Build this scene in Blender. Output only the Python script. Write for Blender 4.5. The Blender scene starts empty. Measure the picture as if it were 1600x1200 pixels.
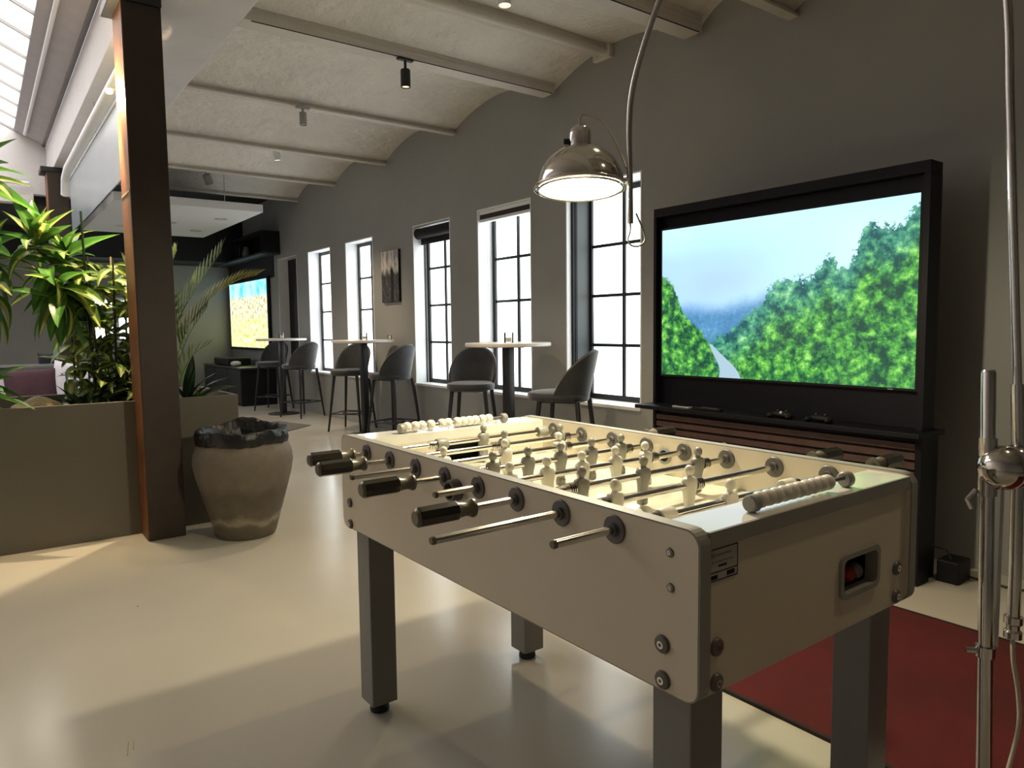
import bpy, bmesh, math, random
from mathutils import Vector, Matrix
random.seed(7)
S = bpy.context.scene
COL = S.collection

# ------------------------------------------------------------------ camera, world, exposure
cam_d = bpy.data.cameras.new('camera')
cam_d.lens = 36 * 1119.49 / 1600
cam_d.sensor_width = 36
cam_d.clip_start = 0.02
cam = bpy.data.objects.new('camera', cam_d)
COL.objects.link(cam)
YAW, PITCH, ROLL, CAMZ = 0.639020, 0.0794776, -0.0115459, 1.25
fw = Vector((math.sin(YAW) * math.cos(PITCH), math.cos(YAW) * math.cos(PITCH), -math.sin(PITCH)))
rt = Vector((math.cos(YAW), -math.sin(YAW), 0))
up = rt.cross(fw)
r2 = rt * math.cos(ROLL) + up * math.sin(ROLL)
u2 = -rt * math.sin(ROLL) + up * math.cos(ROLL)
cam.matrix_world = Matrix(((r2.x, u2.x, -fw.x, 0), (r2.y, u2.y, -fw.y, 0), (r2.z, u2.z, -fw.z, CAMZ), (0, 0, 0, 1)))
S.camera = cam

world = bpy.data.worlds.new('world')
S.world = world
world.use_nodes = True
world.node_tree.nodes['Background'].inputs[0].default_value = (0.78, 0.86, 1.0, 1)
world.node_tree.nodes['Background'].inputs[1].default_value = 1.0

S.view_settings.view_transform = 'Standard'
S.view_settings.look = 'None'
S.view_settings.exposure = 0.42
S.view_settings.gamma = 1.0
S.view_settings.use_curve_mapping = False
S.cycles.use_denoising = True
S.cycles.max_bounces = 8
S.cycles.diffuse_bounces = 4
S.cycles.adaptive_threshold = 0.02
S.cycles.sample_clamp_indirect = 6.0
S.cycles.caustics_reflective = False
S.cycles.caustics_refractive = False

# light levels
WINDOW_LIGHT = 2.8
SKYLIGHT_LIGHT = 3.4
LAMP_WATTS = 54
SPOT_WATTS = 70


# ------------------------------------------------------------------ helpers
def lin(c):
    return c / 12.92 if c <= 0.04045 else ((c + 0.055) / 1.055) ** 2.4


def hexc(h):
    return tuple(lin(int(h[i:i + 2], 16) / 255) for i in (0, 2, 4)) + (1,)


def mat(name, color, rough=0.5, metal=0.0, vary=0.0, vscale=6.0, bump=0.0, bscale=60.0, emit=None, estr=0.0, spec=0.5, coat=0.0, detail=4.0):
    m = bpy.data.materials.new(name)
    m.use_nodes = True
    nt = m.node_tree
    b = nt.nodes['Principled BSDF']
    if isinstance(color, str):
        color = hexc(color)
    b.inputs['Base Color'].default_value = color
    b.inputs['Roughness'].default_value = rough
    b.inputs['Metallic'].default_value = metal
    b.inputs['Specular IOR Level'].default_value = spec
    b.inputs['Coat Weight'].default_value = coat
    if emit:
        b.inputs['Emission Color'].default_value = hexc(emit) if isinstance(emit, str) else emit
        b.inputs['Emission Strength'].default_value = estr
    tc = nt.nodes.new('ShaderNodeTexCoord')
    if vary:
        n = nt.nodes.new('ShaderNodeTexNoise')
        n.inputs['Scale'].default_value = vscale
        n.inputs['Detail'].default_value = detail
        nt.links.new(tc.outputs['Object'], n.inputs['Vector'])
        r = nt.nodes.new('ShaderNodeMapRange')
        r.inputs[1].default_value = 0.3
        r.inputs[2].default_value = 0.7
        r.inputs[3].default_value = 1 - vary
        r.inputs[4].default_value = 1 + vary
        nt.links.new(n.outputs['Fac'], r.inputs[0])
        mx = nt.nodes.new('ShaderNodeVectorMath')
        mx.operation = 'SCALE'
        mx.inputs[0].default_value = color[:3]
        nt.links.new(r.outputs[0], mx.inputs['Scale'])
        nt.links.new(mx.outputs[0], b.inputs['Base Color'])
    if bump:
        n2 = nt.nodes.new('ShaderNodeTexNoise')
        n2.inputs['Scale'].default_value = bscale
        n2.inputs['Detail'].default_value = 5
        nt.links.new(tc.outputs['Object'], n2.inputs['Vector'])
        bp = nt.nodes.new('ShaderNodeBump')
        bp.inputs['Strength'].default_value = bump
        bp.inputs['Distance'].default_value = 0.02
        nt.links.new(n2.outputs['Fac'], bp.inputs['Height'])
        nt.links.new(bp.outputs[0], b.inputs['Normal'])
    return m


class MB:
    def __init__(self):
        self.bm = bmesh.new()

    def box(self, x0, x1, y0, y1, z0, z1, b=0.0, seg=2):
        m = Matrix.Translation(((x0 + x1) / 2, (y0 + y1) / 2, (z0 + z1) / 2)) @ Matrix.Diagonal((abs(x1 - x0), abs(y1 - y0), abs(z1 - z0), 1))
        r = bmesh.ops.create_cube(self.bm, size=1, matrix=m)
        if b > 0:
            es = list({e for v in r['verts'] for e in v.link_edges})
            bmesh.ops.bevel(self.bm, geom=es, offset=b, segments=seg, profile=0.5, affect='EDGES')
        return self

    def obox(self, p0, p1, w, t, up=(0, 0, 1)):
        p0, p1 = Vector(p0), Vector(p1)
        d = (p1 - p0)
        L = d.length
        d.normalize()
        s = d.cross(Vector(up))
        if s.length < 1e-4:
            s = Vector((1, 0, 0))
        s.normalize()
        u = s.cross(d)
        M = Matrix.Identity(4)
        for i in range(3):
            M[i][0], M[i][1], M[i][2], M[i][3] = s[i] * w, d[i] * L, u[i] * t, (p0 + p1)[i] / 2
        bmesh.ops.create_cube(self.bm, size=1, matrix=M)
        return self

    def tube(self, pts, r, seg=12, cap=True):
        pts = [Vector(p) for p in pts]
        n = len(pts)
        rs = r if isinstance(r, (list, tuple)) else [r] * n
        rings = []
        prev = None
        for i, p in enumerate(pts):
            d = (pts[min(i + 1, n - 1)] - pts[max(i - 1, 0)]).normalized()
            if prev is None:
                a = d.orthogonal().normalized()
            else:
                a = prev - d * prev.dot(d)
                a = a.normalized() if a.length > 1e-6 else d.orthogonal().normalized()
            prev = a
            b = d.cross(a)
            rings.append([self.bm.verts.new(p + (a * math.cos(t) + b * math.sin(t)) * rs[i]) for t in [2 * math.pi * k / seg for k in range(seg)]])
        for i in range(n - 1):
            A, B = rings[i], rings[i + 1]
            for k in range(seg):
                self.bm.faces.new((A[k], A[(k + 1) % seg], B[(k + 1) % seg], B[k]))
        if cap:
            self.bm.faces.new(rings[0][::-1])
            self.bm.faces.new(rings[-1])
        return self

    def lathe(self, prof, c=(0, 0, 0), seg=32, axis=(0, 0, 1), closed=False):
        c = Vector(c)
        ax = Vector(axis).normalized()
        a = ax.orthogonal().normalized() if abs(ax.z) < 0.999 else Vector((1, 0, 0))
        b = ax.cross(a)
        rings = []
        for r, z in prof:
            if r < 1e-6:
                rings.append([self.bm.verts.new(c + ax * z)])
            else:
                rings.append([self.bm.verts.new(c + ax * z + (a * math.cos(t) + b * math.sin(t)) * r) for t in [2 * math.pi * k / seg for k in range(seg)]])
        pairs = list(zip(rings[:-1], rings[1:]))
        if closed:
            pairs.append((rings[-1], rings[0]))
        for A, B in pairs:
            for k in range(seg):
                k2 = (k + 1) % seg
                if len(A) == 1 and len(B) == 1:
                    continue
                if len(A) == 1:
                    self.bm.faces.new((A[0], B[k2], B[k]))
                elif len(B) == 1:
                    self.bm.faces.new((A[k], A[k2], B[0]))
                else:
                    self.bm.faces.new((A[k], A[k2], B[k2], B[k]))
        return self

    def disk(self, c, axis, r, t, seg=24, edge=0.0):
        # a short solid cylinder from c along axis with rounded far rim
        e = edge or t * 0.25
        return self.lathe([(0, 0), (r, 0), (r, t - e), (r - e, t), (0, t)], c, seg, axis)

    def sphere(self, c, r, seg=16, rings=10, scale=(1, 1, 1)):
        m = Matrix.Translation(c) @ Matrix.Diagonal((r * scale[0], r * scale[1], r * scale[2], 1))
        bmesh.ops.create_uvsphere(self.bm, u_segments=seg, v_segments=rings, radius=1, matrix=m)
        return self

    def prism(self, poly, vec):
        a = [self.bm.verts.new(p) for p in poly]
        v = Vector(vec)
        b = [self.bm.verts.new(Vector(p) + v) for p in poly]
        n = len(a)
        self.bm.faces.new(a[::-1])
        self.bm.faces.new(b)
        for i in range(n):
            self.bm.faces.new((a[i], a[(i + 1) % n], b[(i + 1) % n], b[i]))
        return self

    def face(self, pts):
        self.bm.faces.new([self.bm.verts.new(p) for p in pts])
        return self

    def build(self, name, material, parent=None, smooth=False, fix=True):
        if fix:
            bmesh.ops.recalc_face_normals(self.bm, faces=self.bm.faces[:])
        me = bpy.data.meshes.new(name)
        self.bm.to_mesh(me)
        self.bm.free()
        return meshobj(name, me, material, parent, smooth)


def meshobj(name, me, material=None, parent=None, smooth=False):
    if material is not None and not me.materials:
        me.materials.append(material)
    if smooth:
        for p in me.polygons:
            p.use_smooth = True
        try:
            me.set_sharp_from_angle(angle=math.radians(40))
        except Exception:
            pass
    o = bpy.data.objects.new(name, me)
    COL.objects.link(o)
    if parent is not None:
        o.parent = parent
        o.matrix_parent_inverse = parent.matrix_basis.inverted()
    return o


def tag(o, label=None, cat=None, group=None, kind=None):
    if label:
        o['label'] = label
    if cat:
        o['category'] = cat
    if group:
        o['group'] = group
    if kind:
        o['kind'] = kind
    return o


def empty(name, loc=(0, 0, 0), rz=0.0):
    o = bpy.data.objects.new(name, None)
    o.empty_display_size = 0.1
    o.location = loc
    o.rotation_euler = (0, 0, rz)
    COL.objects.link(o)
    return o


def local(o, parent):
    """child geometry is modelled in the parent's own frame"""
    o.parent = parent
    o.matrix_parent_inverse = Matrix.Identity(4)
    return o


def copy_tree(o, parent=None):
    c = o.copy()
    COL.objects.link(c)
    c.parent = parent
    for ch in list(o.children):
        copy_tree(ch, c)
    return c


def spot(name, loc, target, watts, color, angle=60, blend=0.6, radius=0.03, parent=None):
    d = bpy.data.lights.new(name, 'SPOT')
    d.energy = watts
    d.color = color
    d.spot_size = math.radians(angle)
    d.spot_blend = blend
    d.shadow_soft_size = radius
    o = bpy.data.objects.new(name, d)
    COL.objects.link(o)
    o.location = loc
    o.rotation_euler = (Vector(target) - Vector(loc)).to_track_quat('-Z', 'Y').to_euler()
    return o


WARM = (1.0, 0.78, 0.50)
WARM2 = (1.0, 0.70, 0.38)

# ------------------------------------------------------------------ materials
M = {}
M['wall'] = mat('grey_wall_paint', (0.315, 0.317, 0.307, 1), 0.6, vary=0.05, vscale=1.3, bump=0.04, bscale=90)
M['white'] = mat('white_paint', (0.84, 0.85, 0.86, 1), 0.45, vary=0.02, vscale=5)
M['ceiling'] = mat('whitewashed_plaster', (0.70, 0.66, 0.60, 1), 0.75, vary=0.06, vscale=3.0, bump=0.8, bscale=9)
M['ceiling'].node_tree.nodes['Bump'].inputs['Distance'].default_value = 0.05
M['girder'] = mat('girder_plaster', (0.66, 0.63, 0.63, 1), 0.7, vary=0.04, vscale=3, bump=0.25, bscale=11)
M['beamw'] = mat('painted_steel_beam', (0.62, 0.575, 0.515, 1), 0.55, vary=0.05, vscale=4, bump=0.1, bscale=40)
M['black'] = mat('matt_black', (0.006, 0.006, 0.008, 1), 0.55, spec=0.25)
M['blackmetal'] = mat('black_powder_coat', (0.011, 0.011, 0.013, 1), 0.42)
M['blackroom'] = mat('black_ceiling_paint', (0.006, 0.006, 0.008, 1), 0.7)
M['brown'] = mat('brown_steel_paint', (0.027, 0.0155, 0.0085, 1), 0.55, vary=0.18, vscale=9, bump=0.06, bscale=70)
M['lit_flank'] = mat('lamplit_brown_paint', (0.20, 0.075, 0.020, 1), 0.55, vary=0.3, vscale=5, bump=0.1, bscale=50)  # brown column paint with warm lamplight put into its orange colour
M['chrome'] = mat('chrome', (0.62, 0.60, 0.57, 1), 0.09, metal=1)
M['steel'] = mat('brushed_rod_steel', (0.66, 0.64, 0.60, 1), 0.16, metal=1)
M['darksteel'] = mat('dark_screw_steel', (0.20, 0.19, 0.18, 1), 0.35, metal=0.9)
M['lam'] = mat('cream_laminate', (0.63, 0.56, 0.44, 1), 0.33, vary=0.015, vscale=3)
M['lamtop'] = mat('white_top_laminate', (0.74, 0.73, 0.68, 1), 0.10, coat=0.4)
M['edge'] = mat('grey_edge_band', (0.255, 0.25, 0.225, 1), 0.42)
M['legm'] = mat('grey_table_leg', (0.20, 0.195, 0.19, 1), 0.42, metal=0.25)
M['rubber'] = mat('black_rubber', (0.010, 0.010, 0.011, 1), 0.55)
M['bearing'] = mat('grey_bearing_plastic', (0.115, 0.108, 0.105, 1), 0.45)
M['pgrey'] = mat('grey_player_plastic', (0.24, 0.235, 0.21, 1), 0.4)
M['pwhite'] = mat('white_player_plastic', (0.72, 0.69, 0.60, 1), 0.38)
M['bead'] = mat('white_bead_plastic', (0.70, 0.68, 0.60, 1), 0.4)
M['grip'] = mat('dark_glossy_grip', (0.018, 0.015, 0.010, 1), 0.16, coat=0.6)
M['gripend'] = mat('smoke_grip_plastic', (0.13, 0.12, 0.085, 1), 0.3)
M['velvet'] = mat('grey_velvet', (0.027, 0.029, 0.032, 1), 0.75, vary=0.22, vscale=8)
M['velvet'].node_tree.nodes['Principled BSDF'].inputs['Sheen Weight'].default_value = 0.6
M['velvet'].node_tree.nodes['Principled BSDF'].inputs['Sheen Roughness'].default_value = 0.4
M['tabletop'] = mat('pale_table_laminate', (0.72, 0.68, 0.64, 1), 0.3)
M['redrug'] = mat('red_carpet', (0.070, 0.0018, 0.0018, 1), 0.95, vary=0.18, vscale=3.0, bump=0.3, bscale=400)
M['rugedge'] = mat('rug_binding', (0.012, 0.008, 0.007, 1), 0.9)
M['darkrug'] = mat('brown_grey_rug', (0.11, 0.09, 0.075, 1), 0.95, vary=0.3, vscale=30)
M['planter'] = mat('olive_planter_metal', (0.125, 0.114, 0.088, 1), 0.38, vary=0.03, vscale=2)
M['soil'] = mat('soil', (0.022, 0.015, 0.010, 1), 0.95, vary=0.5, vscale=20, bump=0.8, bscale=30)
M['rock'] = mat('sandstone', (0.40, 0.30, 0.17, 1), 0.85, vary=0.25, vscale=9, bump=0.5, bscale=25)
M['bag'] = mat('black_bin_bag', (0.004, 0.004, 0.005, 1), 0.36, bump=0.5, bscale=22)
M['cane'] = mat('plant_cane', (0.030, 0.028, 0.015, 1), 0.6, vary=0.3, vscale=20)
M['canelight'] = mat('pale_cane', (0.33, 0.25, 0.12, 1), 0.6, vary=0.3, vscale=30)
M['glass'] = None
M['wax'] = mat('candle_wax', (0.80, 0.74, 0.60, 1), 0.5, emit=(1.0, 0.85, 0.55, 1), estr=0.15)
M['maroon'] = mat('maroon_velvet', (0.055, 0.018, 0.028, 1), 0.8, vary=0.25, vscale=7)
M['cushw'] = mat('white_linen', (0.62, 0.60, 0.66, 1), 0.85, vary=0.06, vscale=9, bump=0.2, bscale=30)
M['sofa'] = mat('grey_sofa_cloth', (0.10, 0.095, 0.09, 1), 0.9, vary=0.12, vscale=12)
M['navy'] = mat('navy_cloth', (0.010, 0.010, 0.020, 1), 0.9)
M['silver'] = mat('silver_plastic', (0.55, 0.55, 0.56, 1), 0.3, metal=0.6)
M['cream'] = mat('cream_cable', (0.55, 0.50, 0.42, 1), 0.5)
M['slatwood'] = mat('walnut_slat', (0.085, 0.040, 0.030, 1), 0.5, vary=0.2, vscale=14, bump=0.08, bscale=60)
M['panelwhite'] = mat('acoustic_panel_white', (0.62, 0.62, 0.63, 1), 0.7)
M['red'] = mat('red_ball_plastic', (0.42, 0.02, 0.012, 1), 0.4)


def glass_mat():
    m = bpy.data.materials.new('clear_glass')
    m.use_nodes = True
    nt = m.node_tree
    out = nt.nodes['Material Output']
    tr = nt.nodes.new('ShaderNodeBsdfTransparent')
    tr.inputs[0].default_value = (0.93, 0.95, 0.95, 1)
    gl = nt.nodes.new('ShaderNodeBsdfGlossy')
    gl.inputs['Roughness'].default_value = 0.03
    fr = nt.nodes.new('ShaderNodeFresnel')
    fr.inputs[0].default_value = 1.45
    mx = nt.nodes.new('ShaderNodeMixShader')
    nt.links.new(fr.outputs[0], mx.inputs[0])
    nt.links.new(tr.outputs[0], mx.inputs[1])
    nt.links.new(gl.outputs[0], mx.inputs[2])
    nt.links.new(mx.outputs[0], out.inputs[0])
    return m


M['glass'] = glass_mat()


def pane_mat(name, strength, c0, c1, scale=1.6):
    """frosted pane glowing with the daylight behind it"""
    m = bpy.data.materials.new(name)
    m.use_nodes = True
    nt = m.node_tree
    b = nt.nodes['Principled BSDF']
    b.inputs['Base Color'].default_value = (0.7, 0.75, 0.78, 1)
    b.inputs['Roughness'].default_value = 0.35
    tc = nt.nodes.new('ShaderNodeTexCoord')
    n = nt.nodes.new('ShaderNodeTexNoise')
    n.inputs['Scale'].default_value = scale
    n.inputs['Detail'].default_value = 2
    nt.links.new(tc.outputs['Object'], n.inputs['Vector'])
    cr = nt.nodes.new('ShaderNodeValToRGB')
    cr.color_ramp.elements[0].position = 0.30
    cr.color_ramp.elements[0].color = c0
    cr.color_ramp.elements[1].position = 0.50
    cr.color_ramp.elements[1].color = c1
    nt.links.new(n.outputs['Fac'], cr.inputs[0])
    nt.links.new(cr.outputs[0], b.inputs['Emission Color'])
    b.inputs['Emission Strength'].default_value = strength
    return m


M['pane'] = pane_mat('frosted_daylit_pane', WINDOW_LIGHT, (0.30, 0.37, 0.39, 1), (0.93, 0.99, 1.0, 1))
M['skypane'] = pane_mat('milky_skylight_pane', SKYLIGHT_LIGHT, (0.80, 0.80, 0.84, 1), (1.0, 0.97, 0.94, 1), 0.5)


def floor_mat():
    m = mat('epoxy_floor', (0.47, 0.435, 0.375, 1), 0.2, spec=0.5)
    nt = m.node_tree
    b = nt.nodes['Principled BSDF']
    tc = nt.nodes.new('ShaderNodeTexCoord')
    n = nt.nodes.new('ShaderNodeTexNoise')
    n.inputs['Scale'].default_value = 0.9
    n.inputs['Detail'].default_value = 6
    nt.links.new(tc.outputs['Object'], n.inputs['Vector'])
    cr = nt.nodes.new('ShaderNodeValToRGB')
    cr.color_ramp.elements[0].position = 0.3
    cr.color_ramp.elements[0].color = (0.455, 0.43, 0.365, 1)
    cr.color_ramp.elements[1].position = 0.7
    cr.color_ramp.elements[1].color = (0.52, 0.48, 0.40, 1)
    nt.links.new(n.outputs['Fac'], cr.inputs[0])
    # small dark specks
    v = nt.nodes.new('ShaderNodeTexVoronoi')
    v.inputs['Scale'].default_value = 2.6
    nt.links.new(tc.outputs['Object'], v.inputs['Vector'])
    lt = nt.nodes.new('ShaderNodeMath')
    lt.operation = 'LESS_THAN'
    lt.inputs[1].default_value = 0.014
    nt.links.new(v.outputs['Distance'], lt.inputs[0])
    mx = nt.nodes.new('ShaderNodeMix')
    mx.data_type = 'RGBA'
    nt.links.new(lt.outputs[0], mx.inputs[0])
    nt.links.new(cr.outputs[0], mx.inputs[6])
    mx.inputs[7].default_value = (0.10, 0.08, 0.06, 1)
    nt.links.new(mx.outputs[2], b.inputs['Base Color'])
    n2 = nt.nodes.new('ShaderNodeTexNoise')
    n2.inputs['Scale'].default_value = 1.6
    n2.inputs['Detail'].default_value = 3
    nt.links.new(tc.outputs['Object'], n2.inputs['Vector'])
    mr = nt.nodes.new('ShaderNodeMapRange')
    mr.inputs[1].default_value = 0.35
    mr.inputs[2].default_value = 0.7
    mr.inputs[3].default_value = 0.17
    mr.inputs[4].default_value = 0.24
    nt.links.new(n2.outputs['Fac'], mr.inputs[0])
    nt.links.new(mr.outputs[0], b.inputs['Roughness'])
    return m


def pot_mat():
    m = mat('old_terracotta', (0.10, 0.075, 0.05, 1), 0.62)
    nt = m.node_tree
    b = nt.nodes['Principled BSDF']
    tc = nt.nodes.new('ShaderNodeTexCoord')
    n = nt.nodes.new('ShaderNodeTexNoise')
    n.inputs['Scale'].default_value = 7
    n.inputs['Detail'].default_value = 8
    nt.links.new(tc.outputs['Object'], n.inputs['Vector'])
    sep = nt.nodes.new('ShaderNodeSeparateXYZ')
    nt.links.new(tc.outputs['Object'], sep.inputs[0])
    add = nt.nodes.new('ShaderNodeMath')
    add.operation = 'MULTIPLY_ADD'
    nt.links.new(n.outputs['Fac'], add.inputs[0])
    add.inputs[1].default_value = 0.16
    nt.links.new(sep.outputs[2], add.inputs[2])
    cr = nt.nodes.new('ShaderNodeValToRGB')
    e = cr.color_ramp.elements
    e[0].position = 0.0
    e[0].color = (0.135, 0.115, 0.08, 1)
    e[1].position = 1.0
    e[1].color = (0.185, 0.155, 0.118, 1)
    for p, c in ((0.17, (0.16, 0.135, 0.095, 1)), (0.20, (0.36, 0.32, 0.23, 1)), (0.235, (0.15, 0.125, 0.088, 1)), (0.36, (0.11, 0.09, 0.065, 1)), (0.42, (0.17, 0.142, 0.108, 1))):
        x = e.new(p)
        x.color = c
    nt.links.new(add.outputs[0], cr.inputs[0])
    n2 = nt.nodes.new('ShaderNodeTexNoise')
    n2.inputs['Scale'].default_value = 16
    n2.inputs['Detail'].default_value = 6
    nt.links.new(tc.outputs['Object'], n2.inputs['Vector'])
    mx = nt.nodes.new('ShaderNodeMix')
    mx.data_type = 'RGBA'
    mx.blend_type = 'MULTIPLY'
    mx.inputs[0].default_value = 0.45
    nt.links.new(cr.outputs[0], mx.inputs[6])
    nt.links.new(n2.outputs['Fac'], mx.inputs[7])
    nt.links.new(mx.outputs[2], b.inputs['Base Color'])
    return m


def leaf_mat(name, margin, centre, width=0.5, rough=0.38):
    """striped leaf: u across, v along, both held in the mesh's own UV map"""
    m = mat(name, margin, rough)
    nt = m.node_tree
    b = nt.nodes['Principled BSDF']
    uv = nt.nodes.new('ShaderNodeUVMap')
    uv.uv_map = 'leaf'
    sep = nt.nodes.new('ShaderNodeSeparateXYZ')
    nt.links.new(uv.outputs[0], sep.inputs[0])
    oi = nt.nodes.new('ShaderNodeObjectInfo')
    w = nt.nodes.new('ShaderNodeTexNoise')
    w.noise_dimensions = '4D'
    w.inputs['Scale'].default_value = 5
    nt.links.new(uv.outputs[0], w.inputs['Vector'])
    nt.links.new(oi.outputs['Random'], w.inputs['W'])
    a = nt.nodes.new('ShaderNodeMath')
    a.operation = 'SUBTRACT'
    nt.links.new(sep.outputs[0], a.inputs[0])
    a.inputs[1].default_value = 0.5
    ab = nt.nodes.new('ShaderNodeMath')
    ab.operation = 'ABSOLUTE'
    nt.links.new(a.outputs[0], ab.inputs[0])
    ad = nt.nodes.new('ShaderNodeMath')
    ad.operation = 'MULTIPLY_ADD'
    nt.links.new(w.outputs['Fac'], ad.inputs[0])
    ad.inputs[1].default_value = 0.22
    nt.links.new(ab.outputs[0], ad.inputs[2])
    cr = nt.nodes.new('ShaderNodeValToRGB')
    cr.color_ramp.elements[0].position = 0.10 + width * 0.2
    cr.color_ramp.elements[0].color = centre
    cr.color_ramp.elements[1].position = 0.22 + width * 0.25
    cr.color_ramp.elements[1].color = margin
    nt.links.new(ad.outputs[0], cr.inputs[0])
    hs = nt.nodes.new('ShaderNodeHueSaturation')
    mr = nt.nodes.new('ShaderNodeMapRange')
    mr.inputs[3].default_value = 0.65
    mr.inputs[4].default_value = 1.35
    nt.links.new(oi.outputs['Random'], mr.inputs[0])
    nt.links.new(mr.outputs[0], hs.inputs['Value'])
    nt.links.new(cr.outputs[0], hs.inputs['Color'])
    nt.links.new(hs.outputs[0], b.inputs['Base Color'])
    tl = nt.nodes.new('ShaderNodeBsdfTranslucent')
    nt.links.new(hs.outputs[0], tl.inputs[0])
    ms = nt.nodes.new('ShaderNodeMixShader')
    ms.inputs[0].default_value = 0.35
    nt.links.new(b.outputs[0], ms.inputs[1])
    nt.links.new(tl.outputs[0], ms.inputs[2])
    nt.links.new(ms.outputs[0], nt.nodes['Material Output'].inputs[0])
    return m


def smoothstep_node(nt, src, lo, hi):
    mr = nt.nodes.new('ShaderNodeMapRange')
    mr.interpolation_type = 'SMOOTHSTEP'
    mr.inputs[1].default_value = lo
    mr.inputs[2].default_value = hi
    nt.links.new(src, mr.inputs[0])
    return mr.outputs[0]


def mathn(nt, op, a, b=None, c=None):
    n = nt.nodes.new('ShaderNodeMath')
    n.operation = op
    for i, v in enumerate((a, b, c)):
        if v is None:
            continue
        if isinstance(v, (int, float)):
            n.inputs[i].default_value = v
        else:
            nt.links.new(v, n.inputs[i])
    return n.outputs[0]


def mixc(nt, f, a, b):
    n = nt.nodes.new('ShaderNodeMix')
    n.data_type = 'RGBA'
    for s, v in ((0, f), (6, a), (7, b)):
        if isinstance(v, (int, float)):
            n.inputs[s].default_value = v
        elif isinstance(v, tuple):
            n.inputs[s].default_value = v
        else:
            nt.links.new(v, n.inputs[s])
    return n.outputs[2]


def curve_node(nt, src, pts):
    n = nt.nodes.new('ShaderNodeFloatCurve')
    c = n.mapping.curves[0]
    c.points[0].location = pts[0]
    c.points[1].location = pts[-1]
    for p in pts[1:-1]:
        c.points.new(*p)
    for p in c.points:
        p.handle_type = 'AUTO_CLAMPED'
    n.mapping.update()
    nt.links.new(src, n.inputs['Value'])
    return n.outputs[0]


def noise_node(nt, vec, scale, detail=6, rough=0.6):
    n = nt.nodes.new('ShaderNodeTexNoise')
    n.inputs['Scale'].default_value = scale
    n.inputs['Detail'].default_value = detail
    n.inputs['Roughness'].default_value = rough
    nt.links.new(vec, n.inputs['Vector'])
    return n.outputs['Fac']


def ramp_node(nt, src, stops):
    cr = nt.nodes.new('ShaderNodeValToRGB')
    e = cr.color_ramp.elements
    e[0].position, e[0].color = stops[0]
    e[1].position, e[1].color = stops[-1]
    for p, c in stops[1:-1]:
        x = e.new(p)
        x.color = c
    nt.links.new(src, cr.inputs[0])
    return cr.outputs[0]


def screen_base(name, strength):
    m = bpy.data.materials.new(name)
    m.use_nodes = True
    nt = m.node_tree
    b = nt.nodes['Principled BSDF']
    b.inputs['Base Color'].default_value = (0.004, 0.004, 0.005, 1)
    b.inputs['Roughness'].default_value = 0.12
    b.inputs['Emission Strength'].default_value = strength
    uv = nt.nodes.new('ShaderNodeUVMap')
    uv.uv_map = 'screen'
    sep = nt.nodes.new('ShaderNodeSeparateXYZ')
    nt.links.new(uv.outputs[0], sep.inputs[0])
    asp = nt.nodes.new('ShaderNodeVectorMath')
    asp.operation = 'MULTIPLY'
    asp.inputs[1].default_value = (1.71, 1, 1)
    nt.links.new(uv.outputs[0], asp.inputs[0])
    return m, nt, b, sep.outputs[0], sep.outputs[1], asp.outputs[0]


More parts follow.
